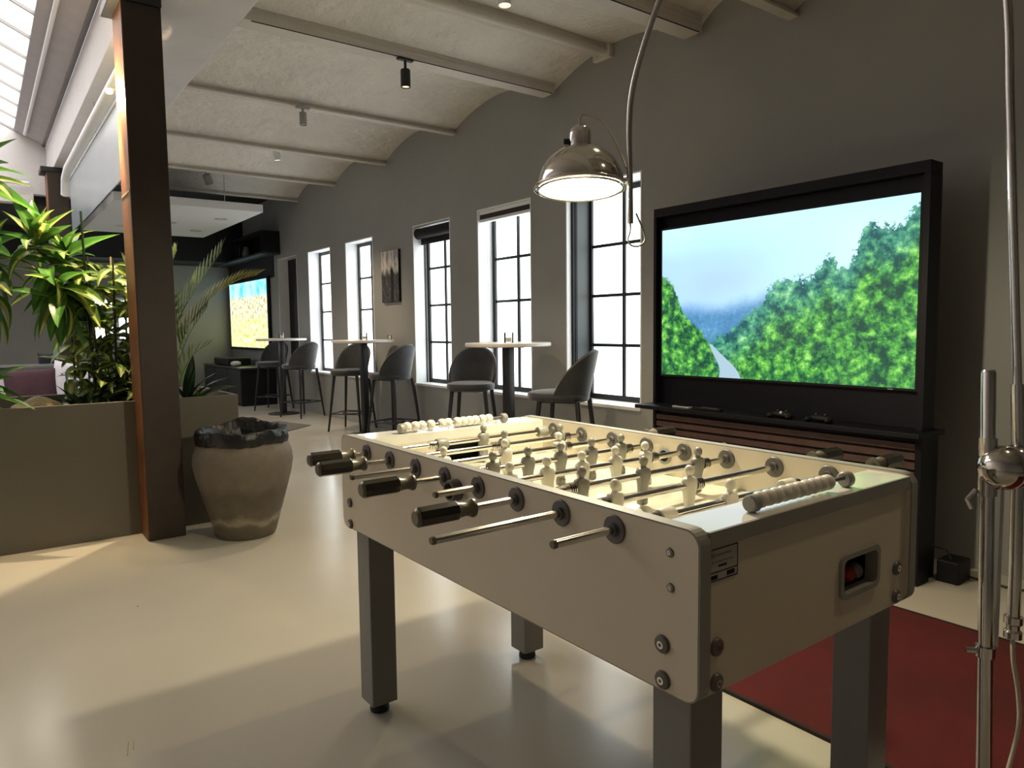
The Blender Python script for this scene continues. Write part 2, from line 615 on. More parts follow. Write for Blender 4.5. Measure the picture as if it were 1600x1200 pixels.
def forest_screen():
    m, nt, b, u, v, p = screen_base('forest_film_picture', 1.0)
    big = noise_node(nt, p, 5, 8, 0.62)
    fine = noise_node(nt, p, 34, 9, 0.75)
    mid = noise_node(nt, p, 13, 6, 0.6)
    cl = noise_node(nt, p, 1.6, 4, 0.5)
    warp = nt.nodes.new('ShaderNodeVectorMath')
    warp.operation = 'MULTIPLY_ADD'
    nw = nt.nodes.new('ShaderNodeTexNoise')
    nw.inputs['Scale'].default_value = 18
    nt.links.new(p, nw.inputs['Vector'])
    nt.links.new(nw.outputs['Color'], warp.inputs[0])
    warp.inputs[1].default_value = (0.10, 0.10, 0.10)
    nt.links.new(p, warp.inputs[2])
    vor = nt.nodes.new('ShaderNodeTexVoronoi')
    vor.inputs['Scale'].default_value = 15
    nt.links.new(warp.outputs[0], vor.inputs['Vector'])
    vd = vor.outputs['Distance']
    # sky
    sk = mathn(nt, 'MULTIPLY_ADD', cl, 0.45, mathn(nt, 'MULTIPLY', u, 0.55))
    sky = ramp_node(nt, sk, [(0.10, (0.36, 0.56, 0.95, 1)), (0.34, (0.42, 0.66, 0.96, 1)), (0.60, (0.50, 0.80, 0.97, 1)), (0.85, (0.66, 0.95, 0.98, 1))])
    sky = mixc(nt, smoothstep_node(nt, v, 0.75, 1.0), sky, (0.50, 0.86, 1.0, 1))
    mist = mathn(nt, 'MULTIPLY', smoothstep_node(nt, mathn(nt, 'ABSOLUTE', mathn(nt, 'SUBTRACT', u, 0.3)), 0.28, 0.05), smoothstep_node(nt, mathn(nt, 'ABSOLUTE', mathn(nt, 'SUBTRACT', v, 0.62)), 0.22, 0.0))
    sky = mixc(nt, mathn(nt, 'MULTIPLY', mist, 0.5), sky, (0.38, 0.52, 0.74, 1))
    # far blue hills
    hillc = ramp_node(nt, mathn(nt, 'MULTIPLY_ADD', fine, 0.6, mathn(nt, 'MULTIPLY', big, 0.4)), [(0.35, (0.05, 0.16, 0.34, 1)), (0.55, (0.10, 0.28, 0.50, 1)), (0.68, (0.25, 0.48, 0.66, 1))])
    hh = curve_node(nt, u, [(0, 0.50), (0.12, 0.50), (0.25, 0.49), (0.42, 0.53), (0.5, 0.56), (1, 0.5)])
    hd = mathn(nt, 'SUBTRACT', mathn(nt, 'MULTIPLY_ADD', big, 0.10, hh), v)
    img = mixc(nt, smoothstep_node(nt, hd, 0.02, 0.16), sky, hillc)
    # forest tone
    t = mathn(nt, 'MULTIPLY_ADD', fine, 0.62, mathn(nt, 'MULTIPLY_ADD', mid, 0.38, mathn(nt, 'MULTIPLY_ADD', mathn(nt, 'SUBTRACT', big, 0.25), 0.36, mathn(nt, 'MULTIPLY', vd, -0.28))))
    green = ramp_node(nt, t, [(0.34, (0.012, 0.060, 0.040, 1)), (0.43, (0.035, 0.18, 0.05, 1)), (0.50, (0.09, 0.36, 0.06, 1)), (0.57, (0.20, 0.57, 0.09, 1)), (0.65, (0.42, 0.78, 0.22, 1)), (0.74, (0.74, 0.95, 0.58, 1))])
    teal = ramp_node(nt, t, [(0.35, (0.010, 0.08, 0.09, 1)), (0.46, (0.05, 0.26, 0.18, 1)), (0.57, (0.16, 0.46, 0.24, 1)), (0.70, (0.48, 0.80, 0.56, 1))])
    # right hand hillside
    rh = curve_node(nt, u, [(0, 0.0), (0.27, 0.26), (0.36, 0.35), (0.45, 0.46), (0.53, 0.60), (0.62, 0.62), (0.68, 0.66), (0.72, 0.74), (0.76, 0.66), (0.80, 0.72), (0.86, 0.88), (0.93, 0.86), (1, 0.97)])
    rd = mathn(nt, 'SUBTRACT', mathn(nt, 'MULTIPLY_ADD', mathn(nt, 'SUBTRACT', fine, 0.5), 0.34, mathn(nt, 'MULTIPLY_ADD', mathn(nt, 'SUBTRACT', big, 0.5), 0.14, rh)), v)
    rmask = smoothstep_node(nt, rd, 0.0, 0.02)
    deep = smoothstep_node(nt, rd, 0.05, 0.32)
    img = mixc(nt, rmask, img, mixc(nt, deep, teal, green))
    # left hillside
    lh = curve_node(nt, u, [(0, 0.70), (0.04, 0.66), (0.08, 0.55), (0.12, 0.42), (0.20, 0.31), (0.25, 0.20), (0.29, 0.02), (0.33, 0.0), (1, 0.0)])
    ld = mathn(nt, 'SUBTRACT', mathn(nt, 'MULTIPLY_ADD', mathn(nt, 'SUBTRACT', fine, 0.5), 0.16, lh), v)
    # road
    rc = curve_node(nt, v, [(0, 0.335), (0.06, 0.325), (0.12, 0.295), (0.18, 0.262), (0.24, 0.24), (1, 0.24)])
    rw = mathn(nt, 'MAXIMUM', mathn(nt, 'MULTIPLY_ADD', v, -0.20, 0.052), 0.006)
    road = mathn(nt, 'SUBTRACT', rw, mathn(nt, 'ABSOLUTE', mathn(nt, 'SUBTRACT', u, rc)))
    rdm = mathn(nt, 'MULTIPLY', smoothstep_node(nt, road, 0.0, 0.006), mathn(nt, 'LESS_THAN', v, 0.215))
    img = mixc(nt, smoothstep_node(nt, ld, 0.0, 0.025), img, green)
    img = mixc(nt, rdm, img, (0.36, 0.50, 0.60, 1))
    nt.links.new(img, b.inputs['Emission Color'])
    return m


def field_screen():
    m, nt, b, u, v, p = screen_base('landscape_film_picture', 1.15)
    big = noise_node(nt, p, 4, 6, 0.6)
    fine = noise_node(nt, p, 14, 6, 0.7)
    sky = ramp_node(nt, big, [(0.35, (0.10, 0.55, 0.75, 1)), (0.6, (0.55, 0.9, 0.95, 1))])
    land = ramp_node(nt, fine, [(0.28, (0.16, 0.20, 0.06, 1)), (0.42, (0.55, 0.60, 0.14, 1)), (0.52, (0.85, 0.90, 0.40, 1)), (0.64, (0.95, 0.98, 0.82, 1))])
    far = ramp_node(nt, fine, [(0.3, (0.10, 0.10, 0.08, 1)), (0.42, (0.40, 0.36, 0.24, 1)), (0.50, (0.85, 0.72, 0.38, 1)), (0.58, (0.75, 0.82, 0.78, 1)), (0.68, (0.30, 0.60, 0.80, 1))])
    d = mathn(nt, 'MULTIPLY_ADD', mathn(nt, 'SUBTRACT', fine, 0.5), 0.3, v)
    img = mixc(nt, smoothstep_node(nt, d, 0.42, 0.50), land, far)
    img = mixc(nt, smoothstep_node(nt, d, 0.74, 0.79), img, sky)
    nt.links.new(img, b.inputs['Emission Color'])
    return m


def photo_mat():
    m, nt, b, u, v, p = screen_base('street_photo_print', 0.0)
    b.inputs['Roughness'].default_value = 0.5
    big = noise_node(nt, p, 4, 6, 0.6)
    fine = noise_node(nt, p, 18, 5, 0.6)
    sky = ramp_node(nt, big, [(0.35, (0.22, 0.22, 0.26, 1)), (0.55, (0.70, 0.66, 0.62, 1))])
    town = ramp_node(nt, mathn(nt, 'MULTIPLY_ADD', fine, 0.6, mathn(nt, 'MULTIPLY', big, 0.4)), [(0.36, (0.006, 0.006, 0.007, 1)), (0.52, (0.05, 0.05, 0.055, 1)), (0.66, (0.28, 0.27, 0.28, 1))])
    d = mathn(nt, 'MULTIPLY_ADD', mathn(nt, 'SUBTRACT', big, 0.5), 0.25, v)
    img = mixc(nt, smoothstep_node(nt, d, 0.50, 0.68), town, sky)
    tow = mathn(nt, 'MULTIPLY', smoothstep_node(nt, mathn(nt, 'ABSOLUTE', mathn(nt, 'SUBTRACT', u, 0.62)), 0.10, 0.05), smoothstep_node(nt, v, 0.72, 0.60))
    img = mixc(nt, tow, img, (0.006, 0.006, 0.008, 1))
    nt.links.new(img, b.inputs['Base Color'])
    return m


M['floor'] = floor_mat()
M['pot'] = pot_mat()
M['leaf1'] = leaf_mat('striped_dracaena_leaf', (0.065, 0.150, 0.028, 1), (0.58, 0.58, 0.14, 1), 0.45)
M['leaf2'] = leaf_mat('green_dracaena_leaf', (0.050, 0.145, 0.025, 1), (0.11, 0.25, 0.045, 1), 0.4)
M['leaf3'] = leaf_mat('variegated_bush_leaf', (0.10, 0.18, 0.04, 1), (0.55, 0.58, 0.19, 1), 0.5)
M['leaf4'] = leaf_mat('dark_broad_leaf', (0.012, 0.025, 0.012, 1), (0.03, 0.06, 0.03, 1), 0.4)
M['palm'] = mat('palm_frond_green', (0.20, 0.27, 0.08, 1), 0.5, vary=0.35, vscale=6)
M['palmy'] = mat('palm_frond_yellow', (0.40, 0.38, 0.09, 1), 0.5, vary=0.3, vscale=6)
M['forest'] = forest_screen()
M['field'] = field_screen()
M['photo'] = photo_mat()

# ------------------------------------------------------------------ the room shell
XW = 4.0
tag(MB().box(-4.2, 4.6, -4.2, 15.0, -0.15, 0).build('floor', M['floor']), 'beige epoxy floor with a soft gloss', kind='structure')
fl = bpy.data.objects['floor']
for a, b_ in (((0.285, 2.31), (0.300, 2.39)), ((0.305, 2.335), (0.314, 2.385))):
    MB().obox((a[0], a[1], 0.0004), (b_[0], b_[1], 0.0004), 0.003, 0.0008).build('scuff_mark', M['canelight'], fl)

WINS = [(3.745, 4.60), (5.07, 5.92), (6.43, 7.22), (8.25, 9.07), (9.585, 10.42), (10.90, 11.75)]
WZ0, WZ1 = 0.605, 2.392
w = MB()
w.box(XW, XW + 0.4, -4.2, 15.0, 0, WZ0).box(XW, XW + 0.4, -4.2, 15.0, WZ1, 3.75)
ys = [-4.2] + [v for a in WINS for v in a] + [15.0]
for i in range(0, len(ys), 2):
    w.box(XW, XW + 0.4, ys[i], ys[i + 1], WZ0, WZ1)
tag(w.build('wall_right', M['wall']), 'long grey painted wall with tall narrow windows', kind='structure')
tag(MB().box(-4.2, 4.0, 14.6, 15.0, 0, 3.75).build('wall_back', M['wall']), 'grey end wall behind the lounge', kind='structure')
tag(MB().box(-4.6, -4.2, -4.2, 15.0, 0, 5.2).build('wall_left', M['girder']), 'pale wall beyond the planter side', kind='structure')
tag(MB().box(-4.2, 4.4, -4.6, -4.2, 0, 5.2).build('wall_front', M['wall']), 'grey wall behind the viewer', kind='structure')

# vaulted ceiling between steel beams
SPR = [(10.77, 3.22), (9.34, 3.22), (7.84, 3.22), (6.31, 3.24), (4.74, 3.22), (3.235, 3.22), (2.53, 3.10), (1.0, 3.22), (-0.5, 3.22), (-2.0, 3.22), (-3.5, 3.22), (-4.3, 3.30)]
GX0, GX1, GZ = 0.82, 1.43, 3.165
prof = []
for (ya, za), (yb, zb) in zip(SPR[:-1], SPR[1:]):
    rise = 0.17 if abs(ya - yb) > 1.2 else 0.20
    for k in range(12):
        t = k / 12
        prof.append((ya + (yb - ya) * t, za + (zb - za) * t + rise * (1 - (2 * t - 1) ** 2)))
prof.append(SPR[-1])
c = MB()
va = [c.bm.verts.new((GX1 - 0.1, y, z)) for y, z in prof]
vb = [c.bm.verts.new((XW + 0.02, y, z)) for y, z in prof]
vc = [c.bm.verts.new((GX1 - 0.1, y, 3.62)) for y, z in prof]
vd = [c.bm.verts.new((XW + 0.02, y, 3.62)) for y, z in prof]
for i in range(len(prof) - 1):
    c.bm.faces.new((va[i], va[i + 1], vb[i + 1], vb[i]))
    c.bm.faces.new((vc[i], vd[i], vd[i + 1], vc[i + 1]))
    c.bm.faces.new((vb[i], vb[i + 1], vd[i + 1], vd[i]))
    c.bm.faces.new((va[i], vc[i], vc[i + 1], va[i + 1]))
c.bm.faces.new((va[0], vb[0], vd[0], vc[0]))
c.bm.faces.new((va[-1], vc[-1], vd[-1], vb[-1]))
tag(c.build('ceiling', M['ceiling'], smooth=True), 'whitewashed ceiling of shallow vaults', kind='structure')
n = 0
for y, z in SPR[:-1]:
    n += 1
    t = MB()
    if abs(y - 4.74) < 0.01 or abs(y - 3.235) < 0.01:
        t.box(GX1, XW - 0.06, y - 0.075, y + 0.075, z - 0.05, z + 0.06, 0.004).box(GX1, XW - 0.06, y + 0.02, y + 0.10, z + 0.005, z + 0.035)
        o = t.build('trim_%d' % n, M['beamw'])
        MB().box(GX1 + 0.05, XW - 0.08, y - 0.073, y - 0.067, z - 0.054, z - 0.049).build('track_slot', M['black'], o)
        MB().box(GX1 + 0.02, XW - 0.06, y - 0.079, y - 0.074, z - 0.012, z - 0.004).build('groove_lip', M['beamw'], o)
        MB().box(GX1 + 0.02, XW - 0.06, y - 0.079, y - 0.074, z + 0.020, z + 0.028).build('groove_lip', M['beamw'], o)
        MB().box(GX1 + 0.05, XW - 0.08, y + 0.030, y + 0.040, z + 0.000, z + 0.0055).build('track_slot', M['black'], o)
        tag(o, 'boxed ceiling beam carrying a spotlight track', kind='structure')
    else:
        t.box(GX1, XW, y - 0.036, y + 0.036, z - 0.045, z - 0.028, 0.003).box(GX1, XW, y - 0.006, y + 0.006, z - 0.03, z + 0.06)
        tag(t.build('trim_%d' % n, M['beamw']), 'painted steel ceiling beam between two vaults', kind='structure')
t = MB()
t.tube([(GX1, 4.09, 3.33), (XW - 0.05, 4.09, 3.33)], 0.035).tube([(GX1, 4.17, 3.345), (XW - 0.05, 4.17, 3.345)], 0.035).box(XW - 0.05, XW, 4.04, 4.22, 3.285, 3.39, 0.006)
t.box(GX1, XW, 4.07, 4.19, 3.345, 3.40)
tag(t.build('trim_20', M['beamw'], smooth=True), 'plastered twin pipe run under the vault crown', kind='structure')

# main girder on brown steel columns
g = MB().box(GX0, GX1, -4.2, 10.9, GZ, 3.58, 0.01)
tag(g.build('trim_21', M['girder']), 'heavy white plastered girder resting on brown columns', kind='structure')
for Y, nm, lab in ((4.65, 'column', 'dark brown steel column beside the clay pot'), (10.0, 'column', 'brown steel column behind the planter foliage')):
    o = MB().box(0.752, 0.957, Y, Y + 0.31, 0.0, GZ - 0.055, 0.004).build(nm, M['brown'])
    tag(o, lab, kind='structure')
    MB().box(0.749, 0.752, Y + 0.006, Y + 0.304, 0.0, GZ - 0.06).build('lit_flank_sheet', M['lit_flank'], o)  # added sheet whose orange paints the lamplight on the left side
    MB().box(0.69, 0.96, Y - 0.01, Y + 0.33, GZ - 0.055, GZ, 0.004).build('cap_plate', M['blackmetal'], o)
    MB().box(0.746, 0.749, Y + 0.02, Y + 0.29, 2.05, 2.065).build('weld_seam', M['canelight'], o)
# white pipe and smoked panel under the girder
pp = MB().tube([(0.86, 5.0, 2.955), (0.86, 8.9, 2.955), (0.86, 9.2, 2.90), (0.86, 9.32, 2.75)], 0.045, 14).build('trim_22', M['white'], smooth=True)
tag(pp, 'fat white pipe under the girder', kind='structure')
hp = empty('hanging_panel', (0.90, 7.0, 2.3))
tag(hp, 'pale bluish hanging screen panel between the two brown columns', 'panel')
MB().box(0.885, 0.893, 4.965, 9.1, 2.33, 2.87, 0.002).build('sheet', mat('pale_blue_sheet', (0.30, 0.35, 0.38, 1), 0.25, vary=0.05, vscale=1.2), hp)
MB().box(0.878, 0.90, 4.965, 9.1, 2.87, 2.895).build('top_rail', M['white'], hp)
for y in (5.4, 7.0, 8.6):
    MB().tube([(0.889, y, 2.89), (0.889, y, GZ)], 0.004, 6).build('hanger', M['steel'], hp)

# skylight over the atrium
SL = 0.48


def rz(x):
    return 3.58 + SL * (GX0 - x)


r = MB()
r.prism([(GX0, -4.2, 3.58), (0.50, -4.2, rz(0.50)), (0.50, -4.2, rz(0.5) + 0.06), (GX0, -4.2, 3.64)], (0, 15.3, 0))
tag(r.build('trim_23', mat('mauve_grey_board', (0.42, 0.39, 0.41, 1), 0.6, vary=0.05)), 'sloping board under the skylight edge', kind='structure')
MB().tube([(0.60, -4.0, rz(0.60) - 0.03), (0.60, 10.7, rz(0.60) - 0.03)], 0.018, 10).build('conduit', M['white'], bpy.data.objects['trim_23'], smooth=True)
MB().box(GX0 - 0.035, GX0, -4.2, 10.9, 3.575, 3.60).build('flashing', M['darksteel'], bpy.data.objects['trim_23'])
sk = empty('window_7', (0.5, 5, rz(0.5)))
tag(sk, 'sloping skylight of milky panes with dark bars', kind='structure')
yb = [5.2 + 0.57 * k for k in range(11)]
for k in range(10):
    q = MB()
    q.prism([(0.50, yb[k] + 0.012, rz(0.5) + 0.03), (-2.6, yb[k] + 0.012, rz(-2.6) + 0.03), (-2.6, yb[k] + 0.012, rz(-2.6) + 0.045), (0.50, yb[k] + 0.012, rz(0.5) + 0.045)], (0, 0.546, 0))
    q.build('pane', M['skypane'], sk)
for k in range(11):
    MB().prism([(0.50, yb[k] - 0.012, rz(0.5)), (-2.6, yb[k] - 0.012, rz(-2.6)), (-2.6, yb[k] - 0.012, rz(-2.6) + 0.06), (0.50, yb[k] - 0.012, rz(0.5) + 0.06)], (0, 0.024, 0)).build('glazing_bar', M['darksteel'], sk)
MB().box(-2.75, -2.55, -4.2, 10.9, rz(-2.6) - 0.05, rz(-2.6) + 0.1).build('ridge_beam', M['white'], sk)
tag(MB().box(-4.2, -2.6, -4.2, 10.9, 5.1, 5.25).build('ceiling_left', M['girder']), 'pale ceiling beyond the skylight ridge', kind='structure')
tag(MB().prism([(0.50, -4.2, rz(0.5)), (-2.6, -4.2, rz(-2.6)), (-2.6, -4.2, rz(-2.6) + 0.08), (0.50, -4.2, rz(0.5) + 0.08)], (0, 9.38, 0)).build('ceiling_slope', M['girder']), 'sloping white boarded roof before the skylight', kind='structure')
# gable at the end of the atrium, lintel and black lounge ceiling beyond
gb = MB()
gb.prism([(-4.2, 10.9, 2.98), (1.3, 10.9, 2.98), (1.3, 10.9, 3.6), (GX0, 10.9, 3.6), (-2.6, 10.9, rz(-2.6)), (-4.2, 10.9, rz(-2.6))], (0, 0.15, 0))
tag(gb.build('wall_gable', M['girder']), 'pale gable wall under the end of the skylight', kind='structure')
tag(MB().box(-4.2, 0.66, 10.86, 11.05, 2.86, 2.98).build('trim_24', M['ceiling']), 'beige lintel below the gable', kind='structure')
MB().tube([(-4.0, 10.80, 3.06), (0.62, 10.80, 3.09)], 0.022, 10).build('trim_25', M['white'], smooth=True)['kind'] = 'structure'
tag(MB().box(1.3, 4.0, 10.80, 14.6, 3.40, 3.6).build('ceiling_back', M['blackroom']), 'black painted ceiling over the lounge', kind='structure')
tag(MB().box(-4.2, 1.3, 11.05, 14.6, 2.86, 3.0).build('ceiling_lounge', M['blackroom']), 'low black ceiling beside the lounge', kind='structure')
tag(MB().box(-4.2, 4.0, 13.6, 14.6, 2.47, 3.40).build('trim_26', M['blackroom']), 'black bulkhead over the end wall', kind='structure')
# lit opening in the end wall behind the foliage
w7 = empty('window_8', (1.95, 14.58, 1.0))
tag(w7, 'bright window in the end wall behind the leaves', kind='structure')
MB().box(1.60, 2.45, 14.56, 14.6, 1.05, 1.85).box(1.99, 2.05, 14.55, 14.56, 1.05, 1.85).build('frame', M['white'], w7)
for a in ((1.65, 1.99), (2.05, 2.40)):
    MB().box(a[0], a[1], 14.552, 14.56, 1.1, 1.8).build('pane', M['pane'], w7)


# windows in the right wall
def window(k, y0, y1, depth, style):
    e = empty('window_%d' % k, (XW, (y0 + y1) / 2, WZ0))
    e['kind'] = 'structure'
    xd = XW + depth
    rev = MB()
    s = 0.012
    rev.box(XW - 0.004, xd + 0.06, y0 - 0.001, y0 + s, WZ0, WZ1).box(XW - 0.004, xd + 0.06, y1 - s, y1 + 0.001, WZ0, WZ1)
    rev.box(XW - 0.004, xd + 0.06, y0 + s, y1 - s, WZ1 - s, WZ1 + 0.001)
    rev.build('reveal', M['white'], e)
    MB().box(XW - 0.02, xd + 0.06, y0 - 0.001, y1 + 0.001, WZ0 - 0.004, WZ0 + 0.022, 0.004).build('sill', M['white'], e)
    f = 0.045
    iy0, iy1, iz0, iz1 = y0 + s, y1 - s, WZ0 + 0.022, WZ1 - s
    if style == 'dark':
        MB().box(xd - 0.02, xd + 0.05, iy0, iy1, iz0, iz1).build('blackout_panel', M['black'], e)
        return e
    fr = MB()
    fr.box(xd - 0.015, xd + 0.035, iy0, iy0 + f, iz0, iz1).box(xd - 0.015, xd + 0.035, iy1 - f, iy1, iz0, iz1)
    fr.box(xd - 0.015, xd + 0.035, iy0 + f, iy1 - f, iz0, iz0 + f).box(xd - 0.015, xd + 0.035, iy0 + f, iy1 - f, iz1 - f, iz1)
    fr.build('frame', M['blackmetal'], e)
    ym = (iy0 + iy1) / 2
    MB().box(xd - 0.01, xd + 0.03, ym - 0.016, ym + 0.016, iz0 + f, iz1 - f).build('mullion', M['blackmetal'], e)
    zs = [iz0 + f + (iz1 - iz0 - 2 * f) * i / 4 for i in range(5)]
    for i in (1, 2, 3):
        for ya, yc in ((iy0 + f, ym - 0.016), (ym + 0.016, iy1 - f)):
            MB().box(xd - 0.008, xd + 0.028, ya, yc, zs[i] - 0.013, zs[i] + 0.013).build('glazing_bar', M['blackmetal'], e)
    for i in range(4):
        za = zs[i] + (0.013 if i else 0)
        zb = zs[i + 1] - (0.013 if i < 3 else 0)
        for ya, yc in ((iy0 + f, ym - 0.016), (ym + 0.016, iy1 - f)):
            MB().box(xd + 0.006, xd + 0.012, ya, yc, za, zb).build('pane', M['pane'], e)
    if style == 'channel':
        o = MB().box(XW + 0.10, xd - 0.015, iy1 - 0.012, iy1, iz0, iz1).build('side_panel', mat('dark_grey_reveal', (0.06, 0.065, 0.065, 1), 0.5), e)
        for q in (0.045, 0.075):
            MB().box(XW + q, XW + q + 0.022, iy1 - 0.02, iy1, iz0, iz1).build('blind_channel', M['black'], e)
    if style == 'strip':
        MB().box(xd - 0.05, xd - 0.035, iy1 - 0.008, iy1, iz0, iz1).build('jamb_strip', M['blackmetal'], e)
    return e


labs = ['tall window beside the big television, dark blind channel in its jamb', 'tall window behind the nearest bar table, purple blind box at its top',
        'tall window right of the small picture, black roller blind at its top', 'narrow window left of the small picture', 'narrow window beside the blacked-out recess', 'blacked-out window recess beside the far screen']
for k, (a, b_) in enumerate(WINS):
    e = window(k + 1, a, b_, 0.255 if k == 0 else 0.18, ['channel', 'plain', 'strip', 'plain', 'plain', 'dark'][k])
    e['label'] = labs[k]
rb = empty('roller_blind', (XW + 0.08, 6.825, 2.3))
tag(rb, 'rolled-up black roller blind at the top of the window right of the picture', 'blind')
MB().tube([(XW + 0.06, 6.445, 2.305), (XW + 0.06, 7.205, 2.305)], 0.06, 20).build('roll', M['black'], rb, smooth=True)
MB().box(XW + 0.09, XW + 0.10, 6.45, 7.20, 2.185, 2.31).build('hem', M['black'], rb)
rb2 = empty('blind_cassette', (XW + 0.03, 5.5, 2.3))
tag(rb2, 'slim dark purple blind box in the window behind the nearest bar table', 'blind')
MB().box(XW + 0.02, XW + 0.075, 5.085, 5.905, 2.30, 2.345, 0.003).build('case', mat('purple_black_fabric', (0.022, 0.012, 0.022, 1), 0.6), rb2)
MB().box(XW + 0.015, XW + 0.085, 5.085, 5.905, 2.345, 2.378, 0.003).build('head_rail', M['white'], rb2)
MB().box(XW + 0.02, XW + 0.08, 5.085, 5.905, 2.272, 2.30, 0.003).build('bottom_bar', M['white'], rb2)
MB().tube([(XW + 0.03, 5.80, 2.27), (XW + 0.03, 5.80, 1.3)], 0.0015, 5).build('cord', M['white'], rb2)

# ------------------------------------------------------------------ media wall and television
TX, TY0, TY1 = 3.50, 1.515, 3.175
mw = empty('media_wall', (3.56, 2.345, 0))
tag(mw, 'black media wall unit with walnut slats under the big television', 'media unit')
f = MB()
f.box(TX, TX + 0.12, TY0, TY1, 1.93, 1.985, 0.003).box(TX, TX + 0.12, TY0, TY0 + 0.028, 0.0, 1.93).box(TX, TX + 0.12, TY1 - 0.022, TY1, 0.0, 1.93)
blk = mat('satin_black_board', (0.0040, 0.0034, 0.0070, 1), 0.5, spec=0.22)
f.build('frame', blk, mw)
MB().box(TX + 0.065, TX + 0.12, TY0 + 0.028, TY1 - 0.022, 0.0, 1.93).build('back_panel', blk, mw)
MB().box(TX + 0.12, TX + 0.22, TY0 + 0.02, TY1 - 0.02, 0.0, 0.72).build('rear_box', blk, mw)
MB().box(TX - 0.13, TX + 0.13, TY0 - 0.045, TY1 + 0.04, 0.722, 0.746, 0.003).build('ledge', blk, mw)
sl = None
z = 0.680
while z > 0.05:
    o = MB().box(TX + 0.004, TX + 0.024, TY0 + 0.030, TY1 - 0.024, z - 0.033, z, 0.002).build('slat', M['slatwood'], mw) if sl is None else None
    if sl is None:
        sl = o
        z0s = z
    else:
        o = sl.copy()
        COL.objects.link(o)
        o.location = (sl.location.x, sl.location.y, sl.location.z - (z0s - z))
    z -= 0.0455
MB().box(TX + 0.026, TX + 0.06, TY0 + 0.028, TY1 - 0.022, 0.02, 0.70).build('slat_backing', M['black'], mw)


def screen_obj(name, x, y0, y1, z0, z1, material, parent):
    me = bpy.data.meshes.new(name)
    me.from_pydata([(x, y1, z0), (x, y0, z0), (x, y0, z1), (x, y1, z1)], [], [(0, 1, 2, 3)])
    uv = me.uv_layers.new(name='screen')
    for i, c_ in enumerate(((0, 0), (1, 0), (1, 1), (0, 1))):
        uv.data[i].uv = c_
    return meshobj(name, me, material, parent)


tv = empty('television', (TX + 0.02, 2.335, 0.93))
tag(tv, 'large flat television showing a misty forest road', 'television')
MB().box(TX + 0.012, TX + 0.06, 1.548, 3.125, 0.924, 1.856, 0.003).build('casing', M['black'], tv)
screen_obj('screen', TX + 0.0112, 1.560, 3.112, 0.938, 1.844, M['forest'], tv)
MB().box(TX + 0.0105, TX + 0.012, 1.66, 1.685, 0.929, 0.932).build('logo_mark', M['silver'], tv)
# things on the ledge
rc = empty('remote_control', (TX - 0.08, 2.86, 0.746))
tag(rc, 'slim silver remote control on the black ledge', 'remote')
MB().box(TX - 0.10, TX - 0.065, 2.80, 2.93, 0.7465, 0.758, 0.003).build('body', M['silver'], rc)
MB().box(TX - 0.095, TX - 0.07, 2.815, 2.90, 0.758, 0.7595).build('keypad', M['black'], rc)
rc2 = empty('remote_control', (TX - 0.08, 2.66, 0.746))
tag(rc2, 'black remote control on the ledge next to the silver one', 'remote')
MB().box(TX - 0.10, TX - 0.06, 2.58, 2.76, 0.7465, 0.762, 0.004).build('body', M['black'], rc2)
MB().box(TX - 0.095, TX - 0.065, 2.60, 2.72, 0.762, 0.7635).build('keypad', M['darksteel'], rc2)
for i, (yy, lab) in enumerate(((2.20, 'black game controller with a bright button in the middle of the ledge'), (1.98, 'plain black game controller towards the right end of the ledge'))):
    gc = empty('game_controller', (TX - 0.06, yy, 0.746))
    tag(gc, lab, 'controller')
    b0 = MB()
    b0.sphere((TX - 0.06, yy, 0.765), 0.02, 16, 8, (1.6, 3.2, 0.9)).sphere((TX - 0.085, yy - 0.055, 0.760), 0.016, 12, 8, (2.0, 1.0, 0.85)).sphere((TX - 0.085, yy + 0.055, 0.760), 0.016, 12, 8, (2.0, 1.0, 0.85))
    b0.build('shell', M['black'], gc, smooth=True)
    MB().sphere((TX - 0.065, yy - 0.025, 0.784), 0.008).sphere((TX - 0.065, yy + 0.025, 0.784), 0.008).build('thumbsticks', M['rubber'], gc, smooth=True)
    if i == 0:
        MB().sphere((TX - 0.09, yy - 0.01, 0.778), 0.009).build('bright_button', M['silver'], gc, smooth=True)
pa = empty('power_supply', (3.74, 1.44, 0))
tag(pa, 'black power supply box on the floor behind the media wall', 'power supply')
MB().box(3.66, 3.80, 1.40, 1.50, 0.0, 0.11, 0.008).build('case', M['black'], pa)
MB().tube([(3.78, 1.40, 0.02), (3.81, 1.36, 0.008), (3.80, 1.25, 0.008), (3.86, 1.0, 0.008), (3.9, 0.6, 0.008)], 0.006, 8).build('cable', M['rubber'], pa, smooth=True)
MB().tube([(3.70, 1.45, 0.11), (3.70, 1.47, 0.15), (3.66, 1.53, 0.17)], 0.005, 8).build('plug_lead', M['rubber'], pa, smooth=True)

# ------------------------------------------------------------------ rugs
rg = empty('red_rug', (2.57, 0.7, 0))
tag(rg, 'deep red rug on the floor before the media wall', 'rug')
MB().box(1.985, 3.15, -1.2, 2.1, 0.0, 0.010).build('pile', M['redrug'], rg)
b0 = MB()
b0.box(1.972, 1.986, -1.21, 2.11, 0, 0.012).box(3.149, 3.160, -1.21, 2.11, 0, 0.012).box(1.986, 3.149, 2.1, 2.11, 0, 0.012).box(1.986, 3.149, -1.21, -1.2, 0, 0.012)
b0.build('binding', M['rugedge'], rg)
dr = MB()
dr.prism([(3.42, 9.0, 0.0), (3.22, 9.72, 0.0), (1.3, 9.2, 0.0), (1.5, 8.0, 0.0), (2.62, 8.36, 0)], (0, 0, 0.008))
tag(dr.build('floor_rug', M['darkrug']), 'grey-brown rug corner on the floor behind the clay pot', 'rug')

